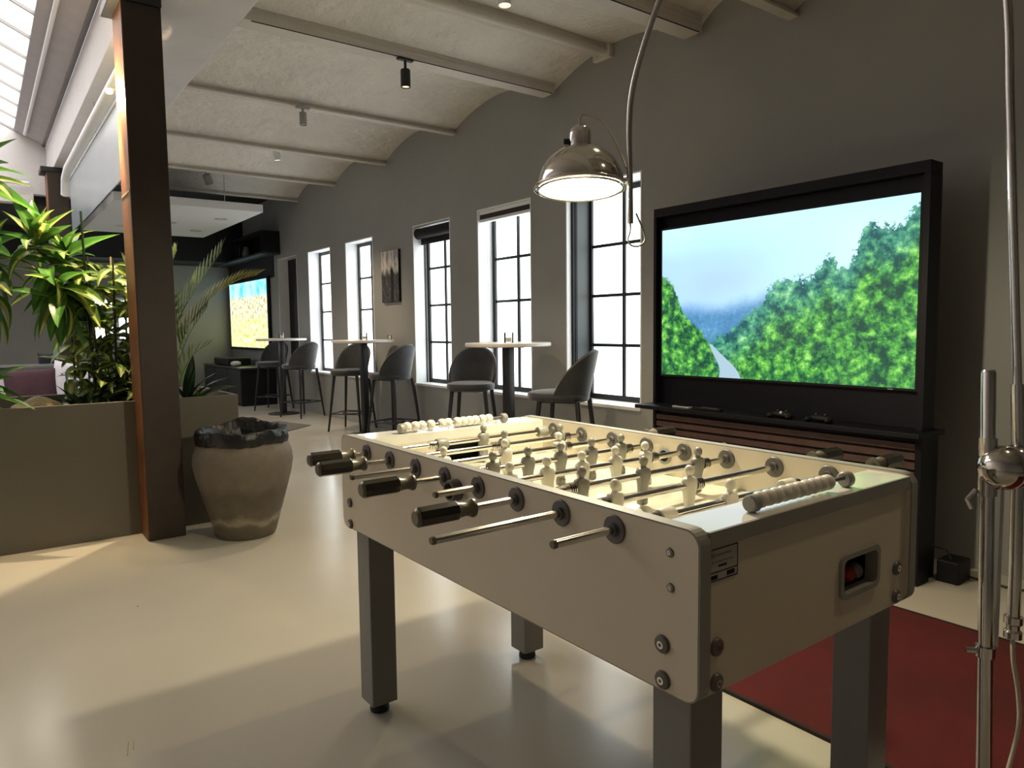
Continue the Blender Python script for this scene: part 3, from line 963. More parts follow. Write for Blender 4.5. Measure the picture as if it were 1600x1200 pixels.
# ------------------------------------------------------------------ football table
XN0, XN1, XF0, XF1 = 0.925, 0.955, 1.660, 1.690
TY_A, TY_B, TZ0, TZ1 = 0.736, 2.178, 0.612, 0.912
FZ = 0.795
ft = empty('football_table', (1.3, 1.46, 0))
tag(ft, 'white table football game with steel rods and grey legs', 'football table')


def rrect(y0, y1, z0, z1, r, n=6):
    pts = []
    for cy, cz, a0 in ((y1 - r, z1 - r, 0), (y0 + r, z1 - r, 90), (y0 + r, z0 + r, 180), (y1 - r, z0 + r, 270)):
        for i in range(n + 1):
            a = math.radians(a0 + 90 * i / n)
            pts.append((cy + r * math.cos(a), cz + r * math.sin(a)))
    return pts


for x0, x1 in ((XN0, XN1), (XF0, XF1)):
    inn = rrect(TY_A + 0.003, TY_B - 0.003, TZ0 + 0.003, TZ1 - 0.003, 0.027)
    sp = MB().prism([(x0, y, z) for y, z in inn], (x1 - x0, 0, 0)).build('side_panel', M['lam'], ft)
    outp = rrect(TY_A, TY_B, TZ0, TZ1, 0.03)
    eb = MB()
    n_ = len(inn)
    V = [[eb.bm.verts.new((x, y, z)) for y, z in P] for P, x in ((inn, x0 + 0.001), (outp, x0 + 0.001), (outp, x1 - 0.001), (inn, x1 - 0.001))]
    for i in range(n_):
        j = (i + 1) % n_
        for a, b_ in ((0, 1), (1, 2), (2, 3)):
            eb.bm.faces.new((V[a][i], V[a][j], V[b_][j], V[b_][i]))
    eb.build('edge_band', M['edge'], sp)
# end panels (near one has the ball outlet)
HX0, HX1, HZ0, HZ1 = 1.385, 1.533, 0.690, 0.770
YE = 0.748
ep = MB()
ep.box(XN1, HX0, YE, YE + 0.025, TZ0 + 0.006, 0.878).box(HX1, XF0, YE, YE + 0.025, TZ0 + 0.006, 0.878)
ep.box(HX0, HX1, YE, YE + 0.025, TZ0 + 0.006, HZ0).box(HX0, HX1, YE, YE + 0.025, HZ1, 0.878)
epn = ep.build('end_panel', M['lam'], ft)
inn = rrect(HX0 + 0.006, HX1 - 0.006, HZ0 + 0.004, HZ1 - 0.004, 0.014)
outp = rrect(HX0 - 0.006, HX1 + 0.006, HZ0 - 0.007, HZ1 + 0.007, 0.020)
eb = MB()
V = [[eb.bm.verts.new((x, y, z)) for x, z in P] for P, y in ((inn, YE + 0.02), (inn, YE - 0.006), (outp, YE - 0.006), (outp, YE))]
for i in range(len(inn)):
    j = (i + 1) % len(inn)
    for a, b_ in ((0, 1), (1, 2), (2, 3)):
        eb.bm.faces.new((V[a][i], V[a][j], V[b_][j], V[b_][i]))
eb.build('outlet_frame', M['edge'], epn)
tr = MB()
tr.box(HX0 - 0.002, HX1 + 0.002, YE + 0.025, YE + 0.12, HZ0 - 0.008, HZ0 - 0.002).box(HX0 - 0.002, HX1 + 0.002, YE + 0.12, YE + 0.126, HZ0 - 0.008, HZ1 + 0.008)
tr.box(HX0 - 0.008, HX0 - 0.002, YE + 0.025, YE + 0.126, HZ0 - 0.008, HZ1 + 0.008).box(HX1 + 0.002, HX1 + 0.008, YE + 0.025, YE + 0.126, HZ0 - 0.008, HZ1 + 0.008)
tr.box(HX0 - 0.002, HX1 + 0.002, YE + 0.025, YE + 0.12, HZ1 + 0.002, HZ1 + 0.008)
tr.build('ball_tray', M['black'], epn)
tag(MB().sphere((1.470, YE + 0.032, HZ0 + 0.0042 + 0.0175), 0.0175).build('table_ball', M['red'], smooth=True), 'small red ball in the outlet of the table football', 'ball')
tag(MB().sphere((1.507, YE + 0.034, HZ0 + 0.0042 + 0.0175), 0.0175).build('table_ball', M['pgrey'], smooth=True), 'small greenish grey ball in the outlet of the table football', 'ball')
MB().box(XN1, XF0, 2.141, 2.166, TZ0 + 0.006, 0.878).build('end_panel', M['lam'], ft)
# sticker
st = MB().box(0.964, 1.041, YE - 0.0008, YE, 0.816, 0.872).build('sticker', mat('grey_sticker', (0.42, 0.41, 0.36, 1), 0.4), epn)
k = MB()
for a in ((0.964, 1.041, 0.8705, 0.872), (0.964, 1.041, 0.816, 0.8175), (0.9632, 0.9646, 0.816, 0.872), (1.0396, 1.041, 0.816, 0.872), (0.964, 1.041, 0.831, 0.8324)):
    k.box(a[0], a[1], YE - 0.0014, YE - 0.0006, a[2], a[3])
for a in ((0.966, 0.985, 0.8195, 0.8265), (1.011, 1.032, 0.8205, 0.828), (0.988, 1.010, 0.8395, 0.8425)):
    k.box(a[0], a[1], YE - 0.0014, YE - 0.0006, a[2], a[3])
k.build('print', M['black'], st)
k = MB()
for a in ((0.970, 1.028, 0.848, 0.8495), (0.969, 0.980, 0.858, 0.864), (0.984, 1.022, 0.859, 0.862)):
    k.box(a[0], a[1], YE - 0.0014, YE - 0.0006, a[2], a[3])
k.build('faint_print', mat('faint_print', (0.24, 0.24, 0.22, 1), 0.5), st)
# top plates with grey front edge
for y0, y1, e0, e1 in ((YE - 0.004, 0.836, YE - 0.008, YE - 0.004), (2.047, 2.166, 2.166, 2.170)):
    tp = MB().box(XN1, XF0, y0, y1, 0.878, 0.906).build('end_shelf', M['lamtop'], ft)
    MB().box(XN1, XF0, e0, e1, 0.8775, 0.9055).build('shelf_edge', M['edge'], tp)
# pitch
pm = mat('pitch_laminate', (0.74, 0.73, 0.60, 1), 0.09, coat=0.5)
pf = MB().box(XN1, XF0, 0.823, 2.06, FZ - 0.012, FZ).build('pitch', pm, ft)
ln = MB()
lz0, lz1 = FZ - 0.0001, FZ + 0.0006
XC, YC = (XN1 + XF0) / 2, 1.457
ln.box(XN1 + 0.02, XF0 - 0.02, YC - 0.002, YC + 0.002, lz0, lz1)
for s in (-1, 1):
    y_end = YC + s * 0.585
    for hw, dp in ((0.23, 0.20), (0.13, 0.09)):
        yy = y_end - s * dp
        ln.box(XC - hw, XC + hw, yy - 0.002, yy + 0.002, lz0, lz1)
        for sx in (-1, 1):
            ln.box(XC + sx * hw - 0.002, XC + sx * hw + 0.002, min(y_end, yy), max(y_end, yy), lz0, lz1)
ring = [(XC + 0.1 * math.cos(2 * math.pi * i / 40), YC + 0.1 * math.sin(2 * math.pi * i / 40)) for i in range(41)]
for a, b_ in zip(ring[:-1], ring[1:]):
    ln.obox((a[0], a[1], FZ + 0.0003), (b_[0], b_[1], FZ + 0.0003), 0.004, 0.0007)
for q in ((XC, YC), (XC + 0.22, 1.16), (XC - 0.22, 1.16), (XC + 0.22, 1.75), (XC - 0.22, 1.75), (XC, 1.16)):
    ln.lathe([(0, 0), (0.005, 0), (0.005, 0.0006), (0, 0.0006)], (q[0], q[1], FZ), 10)
ln.build('pitch_lines', mat('pitch_line', (0.36, 0.36, 0.22, 1), 0.3), pf)
for y0, y1, gy in ((0.823, 0.836, 0.8365), (2.047, 2.06, 2.0465)):
    q = MB()
    gx0, gx1 = XC - 0.105, XC + 0.105
    q.box(XN1, gx0, y0, y1, FZ, 0.878).box(gx1, XF0, y0, y1, FZ, 0.878).box(gx0, gx1, y0, y1, FZ + 0.07, 0.878)
    o = q.build('goal_wall', M['lam'], ft)
    yb0, yb1 = (y0 - 0.035, y0 - 0.025) if y0 < 1 else (y1 + 0.05, y1 + 0.06)
    ya, yc = min(y0, yb0), max(y1, yb1)
    MB().box(gx0 - 0.002, gx1 + 0.002, yb0, yb1, FZ - 0.01, FZ + 0.075).box(gx0, gx1, ya, yc, FZ - 0.012, FZ - 0.008).build('goal_pocket', M['black'], o)
# bottom board
MB().box(XN1, XF0, YE + 0.025, 2.141, TZ0 + 0.01, TZ0 + 0.022).build('bottom_board', M['lam'], ft)
# legs
for x0 in (0.950, 1.566):
    for y0 in (0.772, 2.045):
        lg = MB().box(x0, x0 + 0.088, y0, y0 + 0.088, 0.035, TZ0 + 0.01, 0.003).build('leg', M['legm'], ft)
        MB().lathe([(0, 0), (0.030, 0), (0.032, 0.006), (0.030, 0.02), (0.014, 0.02), (0.014, 0.036), (0, 0.036)], (x0 + 0.044, y0 + 0.044, 0), 24).build('foot', M['rubber'], lg, smooth=True)


# screws
def screw(c, axis, r):
    c = Vector(c)
    ax = Vector(axis)
    o = MB().lathe([(0, 0), (r, 0), (r, r * 0.12), (r * 0.88, r * 0.34), (r * 0.55, r * 0.44), (0, r * 0.44)], c, 24, ax).build('screw', M['bearing'] if r > 0.014 else M['darksteel'], ft, smooth=True)
    MB().lathe([(0, 0), (r * 0.42, 0), (r * 0.42, r * 0.1), (r * 0.2, r * 0.1), (r * 0.2, 0.0), (0, 0.0)], c + ax * (r * 0.40), 16, ax).build('bolt_head', M['steel'], o)
    return o


for y, z, r_ in ((2.118, 0.697, 0.016), (2.118, 0.628, 0.016), (0.799, 0.864, 0.0085), (0.797, 0.803, 0.0085), (0.814, 0.698, 0.0165), (0.813, 0.634, 0.0165)):
    screw((XN0, y, z), (-1, 0, 0), r_)
for x, z, r_ in ((0.985, 0.700, 0.0165), (0.985, 0.637, 0.0165), (1.622, 0.702, 0.0165), (1.622, 0.637, 0.0165)):
    screw((x, YE, z), (0, -1, 0), r_)
# ball cup outside the near panel and hole in the far one
cp = MB()
cp.lathe([(0.020, 0), (0.027, 0), (0.027, 0.018), (0.024, 0.026), (0.020, 0.026)], (XN0, 1.474, 0.853), 24, (-1, 0, 0), closed=True)
cp.build('ball_cup', M['bearing'], ft, smooth=True)
MB().disk((XN0, 1.474, 0.853), (-1, 0, 0), 0.0205, 0.004).build('ball_cup_hole', M['black'], ft)
MB().lathe([(0.018, 0), (0.026, 0), (0.026, 0.004), (0.018, 0.006)], (XF0, 1.457, 0.853), 24, (-1, 0, 0), closed=True).build('ball_hole_ring', M['edge'], ft, smooth=True)
MB().disk((XF0, 1.457, 0.853), (-1, 0, 0), 0.0185, 0.002).build('ball_hole', M['black'], ft)
# bearings
RY = [1.983, 1.832, 1.682, 1.532, 1.382, 1.232, 1.082, 0.931]
RZ = 0.875
bme = {}
for y in RY:
    for x, ax in ((XN0, -1), (XN1, 1), (XF0, -1), (XF1, 1)):
        k = (x, ax)
        if k not in bme:
            o = MB().lathe([(0.0085, -0.001), (0.027, -0.001), (0.027, 0.003), (0.0255, 0.0045), (0.0135, 0.0045), (0.0125, 0.012), (0.0085, 0.012)], (x, RY[0], RZ), 28, (ax, 0, 0), closed=True).build('bearing', M['bearing'], ft, smooth=True)
            bme[k] = o
        else:
            o = bme[k].copy()
            COL.objects.link(o)
            o.location.y += y - RY[0]


# players
def player_mesh(name, material):
    p = MB()
    p.sphere((0, 0, 0.036), 0.0118, 16, 10, (0.95, 1.0, 1.1))
    p.tube([(0, 0, 0.014), (0, 0, 0.030)], [0.009, 0.0055], 12)
    secs = [(0.020, 0.013, 0.009), (0.016, 0.019, 0.012), (0.008, 0.0205, 0.0145), (0.0, 0.0195, 0.0155), (-0.010, 0.0175, 0.0145), (-0.022, 0.0155, 0.0115), (-0.038, 0.0145, 0.0095), (-0.052, 0.0125, 0.0085), (-0.056, 0.0125, 0.0100), (-0.058, 0.0135, 0.0125), (-0.073, 0.0130, 0.0120), (-0.075, 0.0105, 0.0095)]
    rings = []
    for z, wx, wy in secs:
        rings.append([p.bm.verts.new((wx * math.copysign(abs(math.cos(t)) ** 0.7, math.cos(t)), wy * math.copysign(abs(math.sin(t)) ** 0.7, math.sin(t)), z)) for t in [2 * math.pi * i / 20 for i in range(20)]])
    for A, B in zip(rings[:-1], rings[1:]):
        for i in range(20):
            p.bm.faces.new((A[i], A[(i + 1) % 20], B[(i + 1) % 20], B[i]))
    p.bm.faces.new(rings[0][::-1])
    p.bm.faces.new(rings[-1])
    bmesh.ops.recalc_face_normals(p.bm, faces=p.bm.faces[:])
    me = bpy.data.meshes.new(name)
    p.bm.to_mesh(me)
    p.bm.free()
    me.materials.append(material)
    for f_ in me.polygons:
        f_.use_smooth = True
    me.set_sharp_from_angle(angle=math.radians(50))
    return me


PM = {'g': player_mesh('player_grey', M['pgrey']), 'w': player_mesh('player_white', M['pwhite'])}


def lathe_x_mesh(name, prof, material, seg=24):
    b_ = MB().lathe(prof, (0, 0, 0), seg, (1, 0, 0))
    bmesh.ops.recalc_face_normals(b_.bm, faces=b_.bm.faces[:])
    me = bpy.data.meshes.new(name)
    b_.bm.to_mesh(me)
    b_.bm.free()
    me.materials.append(material)
    for f_ in me.polygons:
        f_.use_smooth = True
    me.set_sharp_from_angle(angle=math.radians(40))
    return me


GRIP = lathe_x_mesh('grip', [(0.0085, 0.0), (0.0200, 0.0), (0.0212, 0.003), (0.0212, 0.088), (0.0200, 0.090), (0.0085, 0.090)], M['grip'], 8)
for f_ in GRIP.polygons:
    f_.use_smooth = False
COLLAR = lathe_x_mesh('collar', [(0.0085, 0.090), (0.0185, 0.090), (0.0165, 0.098), (0.0150, 0.110), (0.0165, 0.122), (0.0205, 0.127), (0.0200, 0.132), (0.0085, 0.133)], M['gripend'])
ENDCAP = lathe_x_mesh('end_cap', [(0, -0.006), (0.014, -0.006), (0.0185, -0.002), (0.0195, 0.0), (0.0, 0.0)], M['gripend'])
SPRING = lathe_x_mesh('spring', [(0.008, 0.0), (0.0145, 0.0), (0.0145, 0.0028), (0.0084, 0.0032), (0.0084, 0.0058), (0.0145, 0.0062), (0.0145, 0.009), (0.0084, 0.0094), (0.0084, 0.012), (0.0145, 0.0124), (0.0145, 0.0152), (0.0084, 0.0156), (0.0084, 0.0182), (0.0145, 0.0186), (0.0145, 0.0214), (0.008, 0.022)], M['steel'])
BUMPER = {'g': lathe_x_mesh('bumper_grey', [(0.008, -0.02), (0.0165, -0.02), (0.0185, -0.017), (0.0185, 0.017), (0.0165, 0.02), (0.008, 0.02)], M['pgrey']),
          'w': lathe_x_mesh('bumper_white', [(0.008, -0.02), (0.0165, -0.02), (0.0185, -0.017), (0.0185, 0.017), (0.0165, 0.02), (0.008, 0.02)], M['pwhite'])}
PLUG = lathe_x_mesh('rod_plug', [(0, -0.004), (0.0065, -0.004), (0.0082, -0.001), (0.0082, 0.004), (0, 0.004)], M['gripend'])
RODS = [  # team, near end, far end, near grip, far grip, player x, bumpers, player tilt
    ('g', 0.748, 1.78, 1, 0, [1.350], [1.186, 1.605], 0.05),
    ('g', 0.714, 1.76, 1, 0, [1.326, 1.558], [], 0.10),
    ('w', 0.741, 1.95, 0, 1, [1.014, 1.224, 1.431], [], -0.10),
    ('g', 0.701, 1.78, 1, 0, [1.072, 1.190, 1.307, 1.426, 1.547], [], 0.0),
    ('w', 0.808, 1.85, 0, 0, [1.018, 1.135, 1.254, 1.376, 1.494], [], -0.06),
    ('g', 0.678, 1.80, 1, 0, [1.114, 1.323, 1.534], [], 0.04),
    ('w', 0.625, 1.97, 0, 1, [1.075, 1.318], [], 0.0),
    ('w', 0.777, 2.005, 0, 1, [1.265], [1.064, 1.480], 0.08)]


def put(name, me, parent, loc, rot=(0, 0, 0)):
    o = bpy.data.objects.new(name, me)
    COL.objects.link(o)
    o.parent = parent
    o.matrix_parent_inverse = parent.matrix_basis.inverted()
    o.location = loc
    o.rotation_euler = rot
    return o


for y, (team, xa, xb, ng, fg, px, bx, tilt) in zip(RY, RODS):
    rod = MB().tube([(xa, y, RZ), (xb, y, RZ)], 0.008, 16).build('rod', M['steel'], ft, smooth=True)
    # rods sit in the table frame; their own parts hang on the rod
    if ng:
        put('grip', GRIP, rod, (xa, y, RZ))
        put('collar', COLLAR, rod, (xa, y, RZ))
        put('end_cap', ENDCAP, rod, (xa, y, RZ))
    else:
        put('rod_plug', PLUG, rod, (xa, y, RZ))
    if fg:
        put('grip', GRIP, rod, (xb, y, RZ), (0, 0, math.pi))
        put('collar', COLLAR, rod, (xb, y, RZ), (0, 0, math.pi))
        put('end_cap', ENDCAP, rod, (xb, y, RZ), (0, 0, math.pi))
    else:
        put('rod_plug', PLUG, rod, (xb, y, RZ), (0, 0, math.pi))
    for x in px:
        put('player', PM[team], rod, (x, y, RZ), (tilt, 0, 0))
    for x in bx:
        put('bumper', BUMPER[team], rod, (x, y, RZ))
    lo = min(px + bx) - 0.045
    hi = max(px + bx) + 0.020
    put('spring', SPRING, rod, (max(lo, XN1 + 0.012), y, RZ))
    put('spring', SPRING, rod, (min(hi, XF0 - 0.036), y, RZ))

# scoring beads
beadme = lathe_x_mesh('bead', [(0.004, 0.0), (0.0105, 0.0), (0.0140, 0.003), (0.0158, 0.008), (0.0158, 0.016), (0.0140, 0.021), (0.0105, 0.024), (0.004, 0.024)], M['bead'], 20)
for yy, xs, xe, pos in ((0.776, 1.126, 1.440, [1.134 + 0.0255 * i for i in range(10)]), (2.085, 1.10, 1.50, [1.105, 1.135, 1.161, 1.195, 1.238, 1.263, 1.300, 1.325, 1.350, 1.375, 1.405, 1.432])):
    sr = MB().tube([(xs, yy, 0.926), (xe, yy, 0.926)], 0.004, 10).build('score_rod', M['darksteel'], ft, smooth=True)
    MB().lathe([(0, 0), (0.0135, 0), (0.0165, 0.003), (0.0165, 0.017), (0.0145, 0.020), (0, 0.020)], (xs - 0.014, yy, 0.9225), 24, (1, 0, 0)).build('rod_holder', M['pgrey'], sr, smooth=True)
    MB().lathe([(0, 0), (0.0135, 0), (0.0165, 0.003), (0.0165, 0.017), (0.0145, 0.020), (0, 0.020)], (xe, yy, 0.9225), 24, (1, 0, 0)).build('rod_holder', M['pgrey'], sr, smooth=True)
    for x in pos:
        put('bead', beadme, sr, (x, yy, 0.926))

# ------------------------------------------------------------------ arc floor lamp
al = empty('arc_floor_lamp', (1.786, 0.611, 0))
tag(al, 'chrome arc floor lamp whose dome shade hangs over the football table', 'floor lamp')
MB().lathe([(0, 0), (0.19, 0), (0.19, 0.035), (0.18, 0.045), (0.03, 0.05), (0, 0.05)], (1.786, 0.611, 0), 48).build('base', mat('white_marble', (0.60, 0.59, 0.57, 1), 0.25, vary=0.12, vscale=9), al, smooth=True)
P0, P1 = Vector((1.786, 0.611, 0.05)), Vector((1.807, 0.646, 1.142))


def pol(z):
    t = (z - 0.05) / (1.142 - 0.05)
    return P0.lerp(P1, t)


MB().tube([pol(0.05), pol(0.50)], 0.0165, 20).build('pole', M['chrome'], al, smooth=True)
MB().tube([pol(0.49), pol(1.135), pol(1.142)], [0.0150, 0.0150, 0.012], 20).build('upper_pole', M['chrome'], al, smooth=True)
o = MB()
o.lathe([(0.015, -0.012), (0.021, -0.012), (0.021, 0.012), (0.015, 0.012)], pol(0.505), 20, (0, 0, 1), closed=True)
o.tube([pol(0.505) + Vector((-0.012, 0.014, 0)), pol(0.505) + Vector((-0.028, 0.030, 0))], 0.008, 10)
o.build('height_clamp', M['chrome'], al, smooth=True)
ARM = [(1.896, 0.606, 0.53), (1.896, 0.607, 0.70), (1.895, 0.611, 0.96), (1.893, 0.618, 1.107), (1.888, 0.643, 1.54), (1.885, 0.655, 1.753), (1.882, 0.667, 1.963), (1.872, 0.70, 2.20), (1.853, 0.775, 2.42), (1.825, 0.90, 2.59), (1.792, 1.05, 2.66), (1.757, 1.20, 2.62), (1.724, 1.345, 2.49), (1.701, 1.44, 2.345), (1.684, 1.509, 2.215), (1.671, 1.562, 2.09), (1.663, 1.598, 1.975), (1.660, 1.609, 1.862), (1.661, 1.606, 1.686), (1.661, 1.604, 1.567)]


def catmull(pts, n=6):
    P = [Vector(p) for p in pts]
    out = []
    for i in range(len(P) - 1):
        a, b_, c_, d = P[max(i - 1, 0)], P[i], P[i + 1], P[min(i + 2, len(P) - 1)]
        for k_ in range(n):
            t = k_ / n
            out.append(0.5 * ((2 * b_) + (c_ - a) * t + (2 * a - 5 * b_ + 4 * c_ - d) * t * t + (-a + 3 * b_ - 3 * c_ + d) * t ** 3))
    out.append(P[-1])
    return out


MB().tube(catmull(ARM[2:]), 0.0094, 14).build('arm', M['chrome'], al, smooth=True)
MB().tube(ARM[:4], 0.0135, 18).build('arm_sleeve', M['chrome'], al, smooth=True)
o = MB()
o.tube([(1.896, 0.606, 0.515), (1.896, 0.606, 0.530), (1.896, 0.606, 0.535), (1.896, 0.606, 0.545), (1.896, 0.606, 0.55), (1.896, 0.606, 0.566)], [0.019, 0.019, 0.014, 0.014, 0.0195, 0.0195], 20)
o.build('counterweight_nut', M['chrome'], al, smooth=True)
jb = (pol(0.925) + Vector((1.895, 0.612, 0.925))) / 2
o = MB()
dj = (Vector((1.895, 0.612, 0.925)) - pol(0.925)).normalized()
o.sphere(jb - dj * 0.020 + Vector((-0.016, -0.018, 0)), 0.050, 32, 20).sphere(jb + dj * 0.026 + Vector((-0.016, -0.018, 0)), 0.048, 32, 20)
o.build('joint_ball', M['chrome'], al, smooth=True)
o = MB()
o.tube([pol(0.86), pol(0.99)], 0.0195, 20)
o.tube([pol(0.87) + Vector((-0.01, 0.02, 0)), pol(0.85) + Vector((-0.03, 0.03, 0)), pol(0.83) + Vector((-0.024, 0.022, 0))], 0.005, 8)
o.build('joint_bracket', M['chrome'], al, smooth=True)
MB().obox((1.842, 0.625, 0.50), (1.848, 0.628, 0.88), 0.022, 0.010, (0, 1, 0)).build('guide_rail', M['silver'], al)
MB().tube(catmull([(1.896, 0.606, 0.52), (1.897, 0.603, 0.46), (1.912, 0.595, 0.38), (1.915, 0.592, 0.30), (1.895, 0.60, 0.21), (1.862, 0.61, 0.12), (1.85, 0.60, 0.06), (1.93, 0.55, 0.012), (2.1, 0.4, 0.016)]), 0.005, 10).build('power_cord', M['cream'], al, smooth=True)
# shade
SC = Vector((1.580, 1.745, 1.690))
SR = 0.139
tiltv = Vector((0.055, 0.075, 1)).normalized()
dome = [(SR * math.cos(math.radians(a)), 0.006 + 0.132 * math.sin(math.radians(a))) for a in range(0, 78, 6)]
sh = MB().lathe(dome + [(0.034, 0.136)] + [(0.030, 0.134)] + [(max(r_ - 0.003, 0.03), z_ - 0.003) for r_, z_ in dome[::-1]], SC, 56, tiltv, closed=True)
shade = sh.build('shade', M['chrome'], al, smooth=True)
inner = MB().lathe([(SR - 0.0045, 0.006)] + [(max(r_ - 0.0042, 0.028), z_ - 0.0045) for r_, z_ in dome[1:]] + [(0.0, 0.128)], SC, 48, tiltv)
inner.build('reflector', mat('white_reflector', (0.85, 0.80, 0.62, 1), 0.5), shade, smooth=True)
rim = MB()
rim.lathe([(SR + 0.007 + 0.0055 * math.cos(t), 0.0035 + 0.0055 * math.sin(t)) for t in [2 * math.pi * i / 10 for i in range(10)]], SC, 56, tiltv, closed=True)
rim.lathe([(SR - 0.004 + 0.004 * math.cos(t), -0.003 + 0.004 * math.sin(t)) for t in [2 * math.pi * i / 8 for i in range(8)]], SC, 56, tiltv, closed=True)
rim.build('rim', M['chrome'], shade, smooth=True)
nk = SC + tiltv * 0.134
MB().lathe([(0.036, 0), (0.036, 0.040), (0.032, 0.056), (0.020, 0.066), (0.010, 0.068), (0, 0.068)], nk, 32, tiltv).build('socket_cap', M['chrome'], al, smooth=True)
sd = Vector((-0.80, 0.60, 0))
MB().tube([nk + tiltv * 0.018 + sd * 0.034, nk + tiltv * 0.018 + sd * 0.052], [0.010, 0.009], 14).build('switch', M['rubber'], al, smooth=True)
MB().tube([nk + tiltv * 0.066, nk + tiltv * 0.094], 0.0045, 10).build('cord_grip', M['cream'], al, smooth=True)
top = nk + tiltv * 0.094
MB().tube(catmull([top, top + Vector((0.012, -0.010, 0.010)), top + Vector((0.055, -0.055, -0.02)), top + Vector((0.078, -0.105, -0.12)), (1.655, 1.615, 1.74)]), 0.0032, 8).build('shade_cord', M['cream'], al, smooth=True)
MB().tube(catmull([(1.661, 1.604, 1.570), (1.660, 1.604, 1.545), (1.655, 1.608, 1.520), (1.660, 1.598, 1.500), (1.678, 1.582, 1.498), (1.692, 1.572, 1.515), (1.690, 1.576, 1.545), (1.674, 1.592, 1.60)]), 0.0028, 8).build('end_loop', M['darksteel'], al, smooth=True)
cl_d = (Vector((1.661, 1.606, 1.70)) - SC)
cl_d.z = 0
cl_d.normalize()
MB().tube([SC + cl_d * (SR + 0.004) + Vector((0, 0, 0.012)), Vector((1.661, 1.606, 1.702))], 0.010, 12).build('rim_clamp', M['chrome'], al, smooth=True)
bulbm = bpy.data.materials.new('glowing_bulb')
bulbm.use_nodes = True
bb = bulbm.node_tree.nodes['Principled BSDF']
bb.inputs['Emission Color'].default_value = (1.0, 0.80, 0.45, 1)
bb.inputs['Emission Strength'].default_value = 60
MB().sphere(SC + tiltv * 0.045, 0.033, 20, 12).build('bulb', bulbm, shade, smooth=True)
ld = bpy.data.lights.new('lamp_light', 'POINT')
ld.energy = LAMP_WATTS
ld.color = (1.0, 0.89, 0.63)
ld.shadow_soft_size = 0.03
lo = bpy.data.objects.new('lamp_light', ld)
COL.objects.link(lo)
lo.location = SC - tiltv * 0.014

# ------------------------------------------------------------------ bar tables, candles, stools
def bar_table(x, y, label):
    e = empty('bar_table', (x, y, 0))
    tag(e, label, 'bar table', 'round bar tables along the window wall')
    MB().lathe([(0, 1.088), (0.352, 1.088), (0.360, 1.094), (0.360, 1.114), (0.354, 1.120), (0, 1.120)], (x, y, 0), 64).build('table_top', M['tabletop'], e, smooth=True)
    MB().box(x - 0.18, x + 0.18, y - 0.03, y + 0.03, 1.078, 1.088).box(x - 0.03, x + 0.03, y - 0.18, y + 0.18, 1.0785, 1.088).build('mount', M['blackmetal'], e)
    MB().box(x - 0.035, x + 0.035, y - 0.045, y + 0.045, 0.02, 1.080, 0.010, 3).build('pole', M['blackmetal'], e, smooth=True)
    MB().lathe([(0, 0), (0.225, 0), (0.225, 0.008), (0.215, 0.014), (0.06, 0.022), (0, 0.022)], (x, y, 0), 48).build('base', M['blackmetal'], e, smooth=True)
    return e


bar_table(3.56, 4.84, 'round white-topped bar table nearest the big television')
bar_table(3.60, 7.74, 'middle one of the three round white-topped bar tables')
bar_table(3.60, 10.55, 'farthest round white-topped bar table, beside the lit far screen')


def tealight(x, y, label, s=1.0):
    e = empty('tealight_glass', (x, y, 1.12))
    tag(e, label, 'candle holder', 'tealight glasses on the bar tables')
    MB().lathe([(0, 0.0), (0.038 * s, 0.0), (0.040 * s, 0.004), (0.040 * s, 0.085 * s), (0.037 * s, 0.085 * s), (0.037 * s, 0.008), (0, 0.008)], (x, y, 1.1202), 28).build('glass_cup', M['glass'], e, smooth=True)
    MB().lathe([(0, 0.0), (0.030 * s, 0.0), (0.031 * s, 0.004), (0.029 * s, 0.034), (0.008, 0.031), (0, 0.031)], (x, y, 1.1285), 22).build('candle', M['wax'], e, smooth=True)


tealight(3.56, 4.83, 'glass candle holder on the bar table nearest the television')
tealight(3.60, 7.72, 'glass candle holder in the centre of the middle bar table')
tealight(3.84, 7.54, 'tiny glass at the edge of the middle bar table', 0.6)
tealight(3.60, 10.53, 'glass candle holder on the farthest bar table')


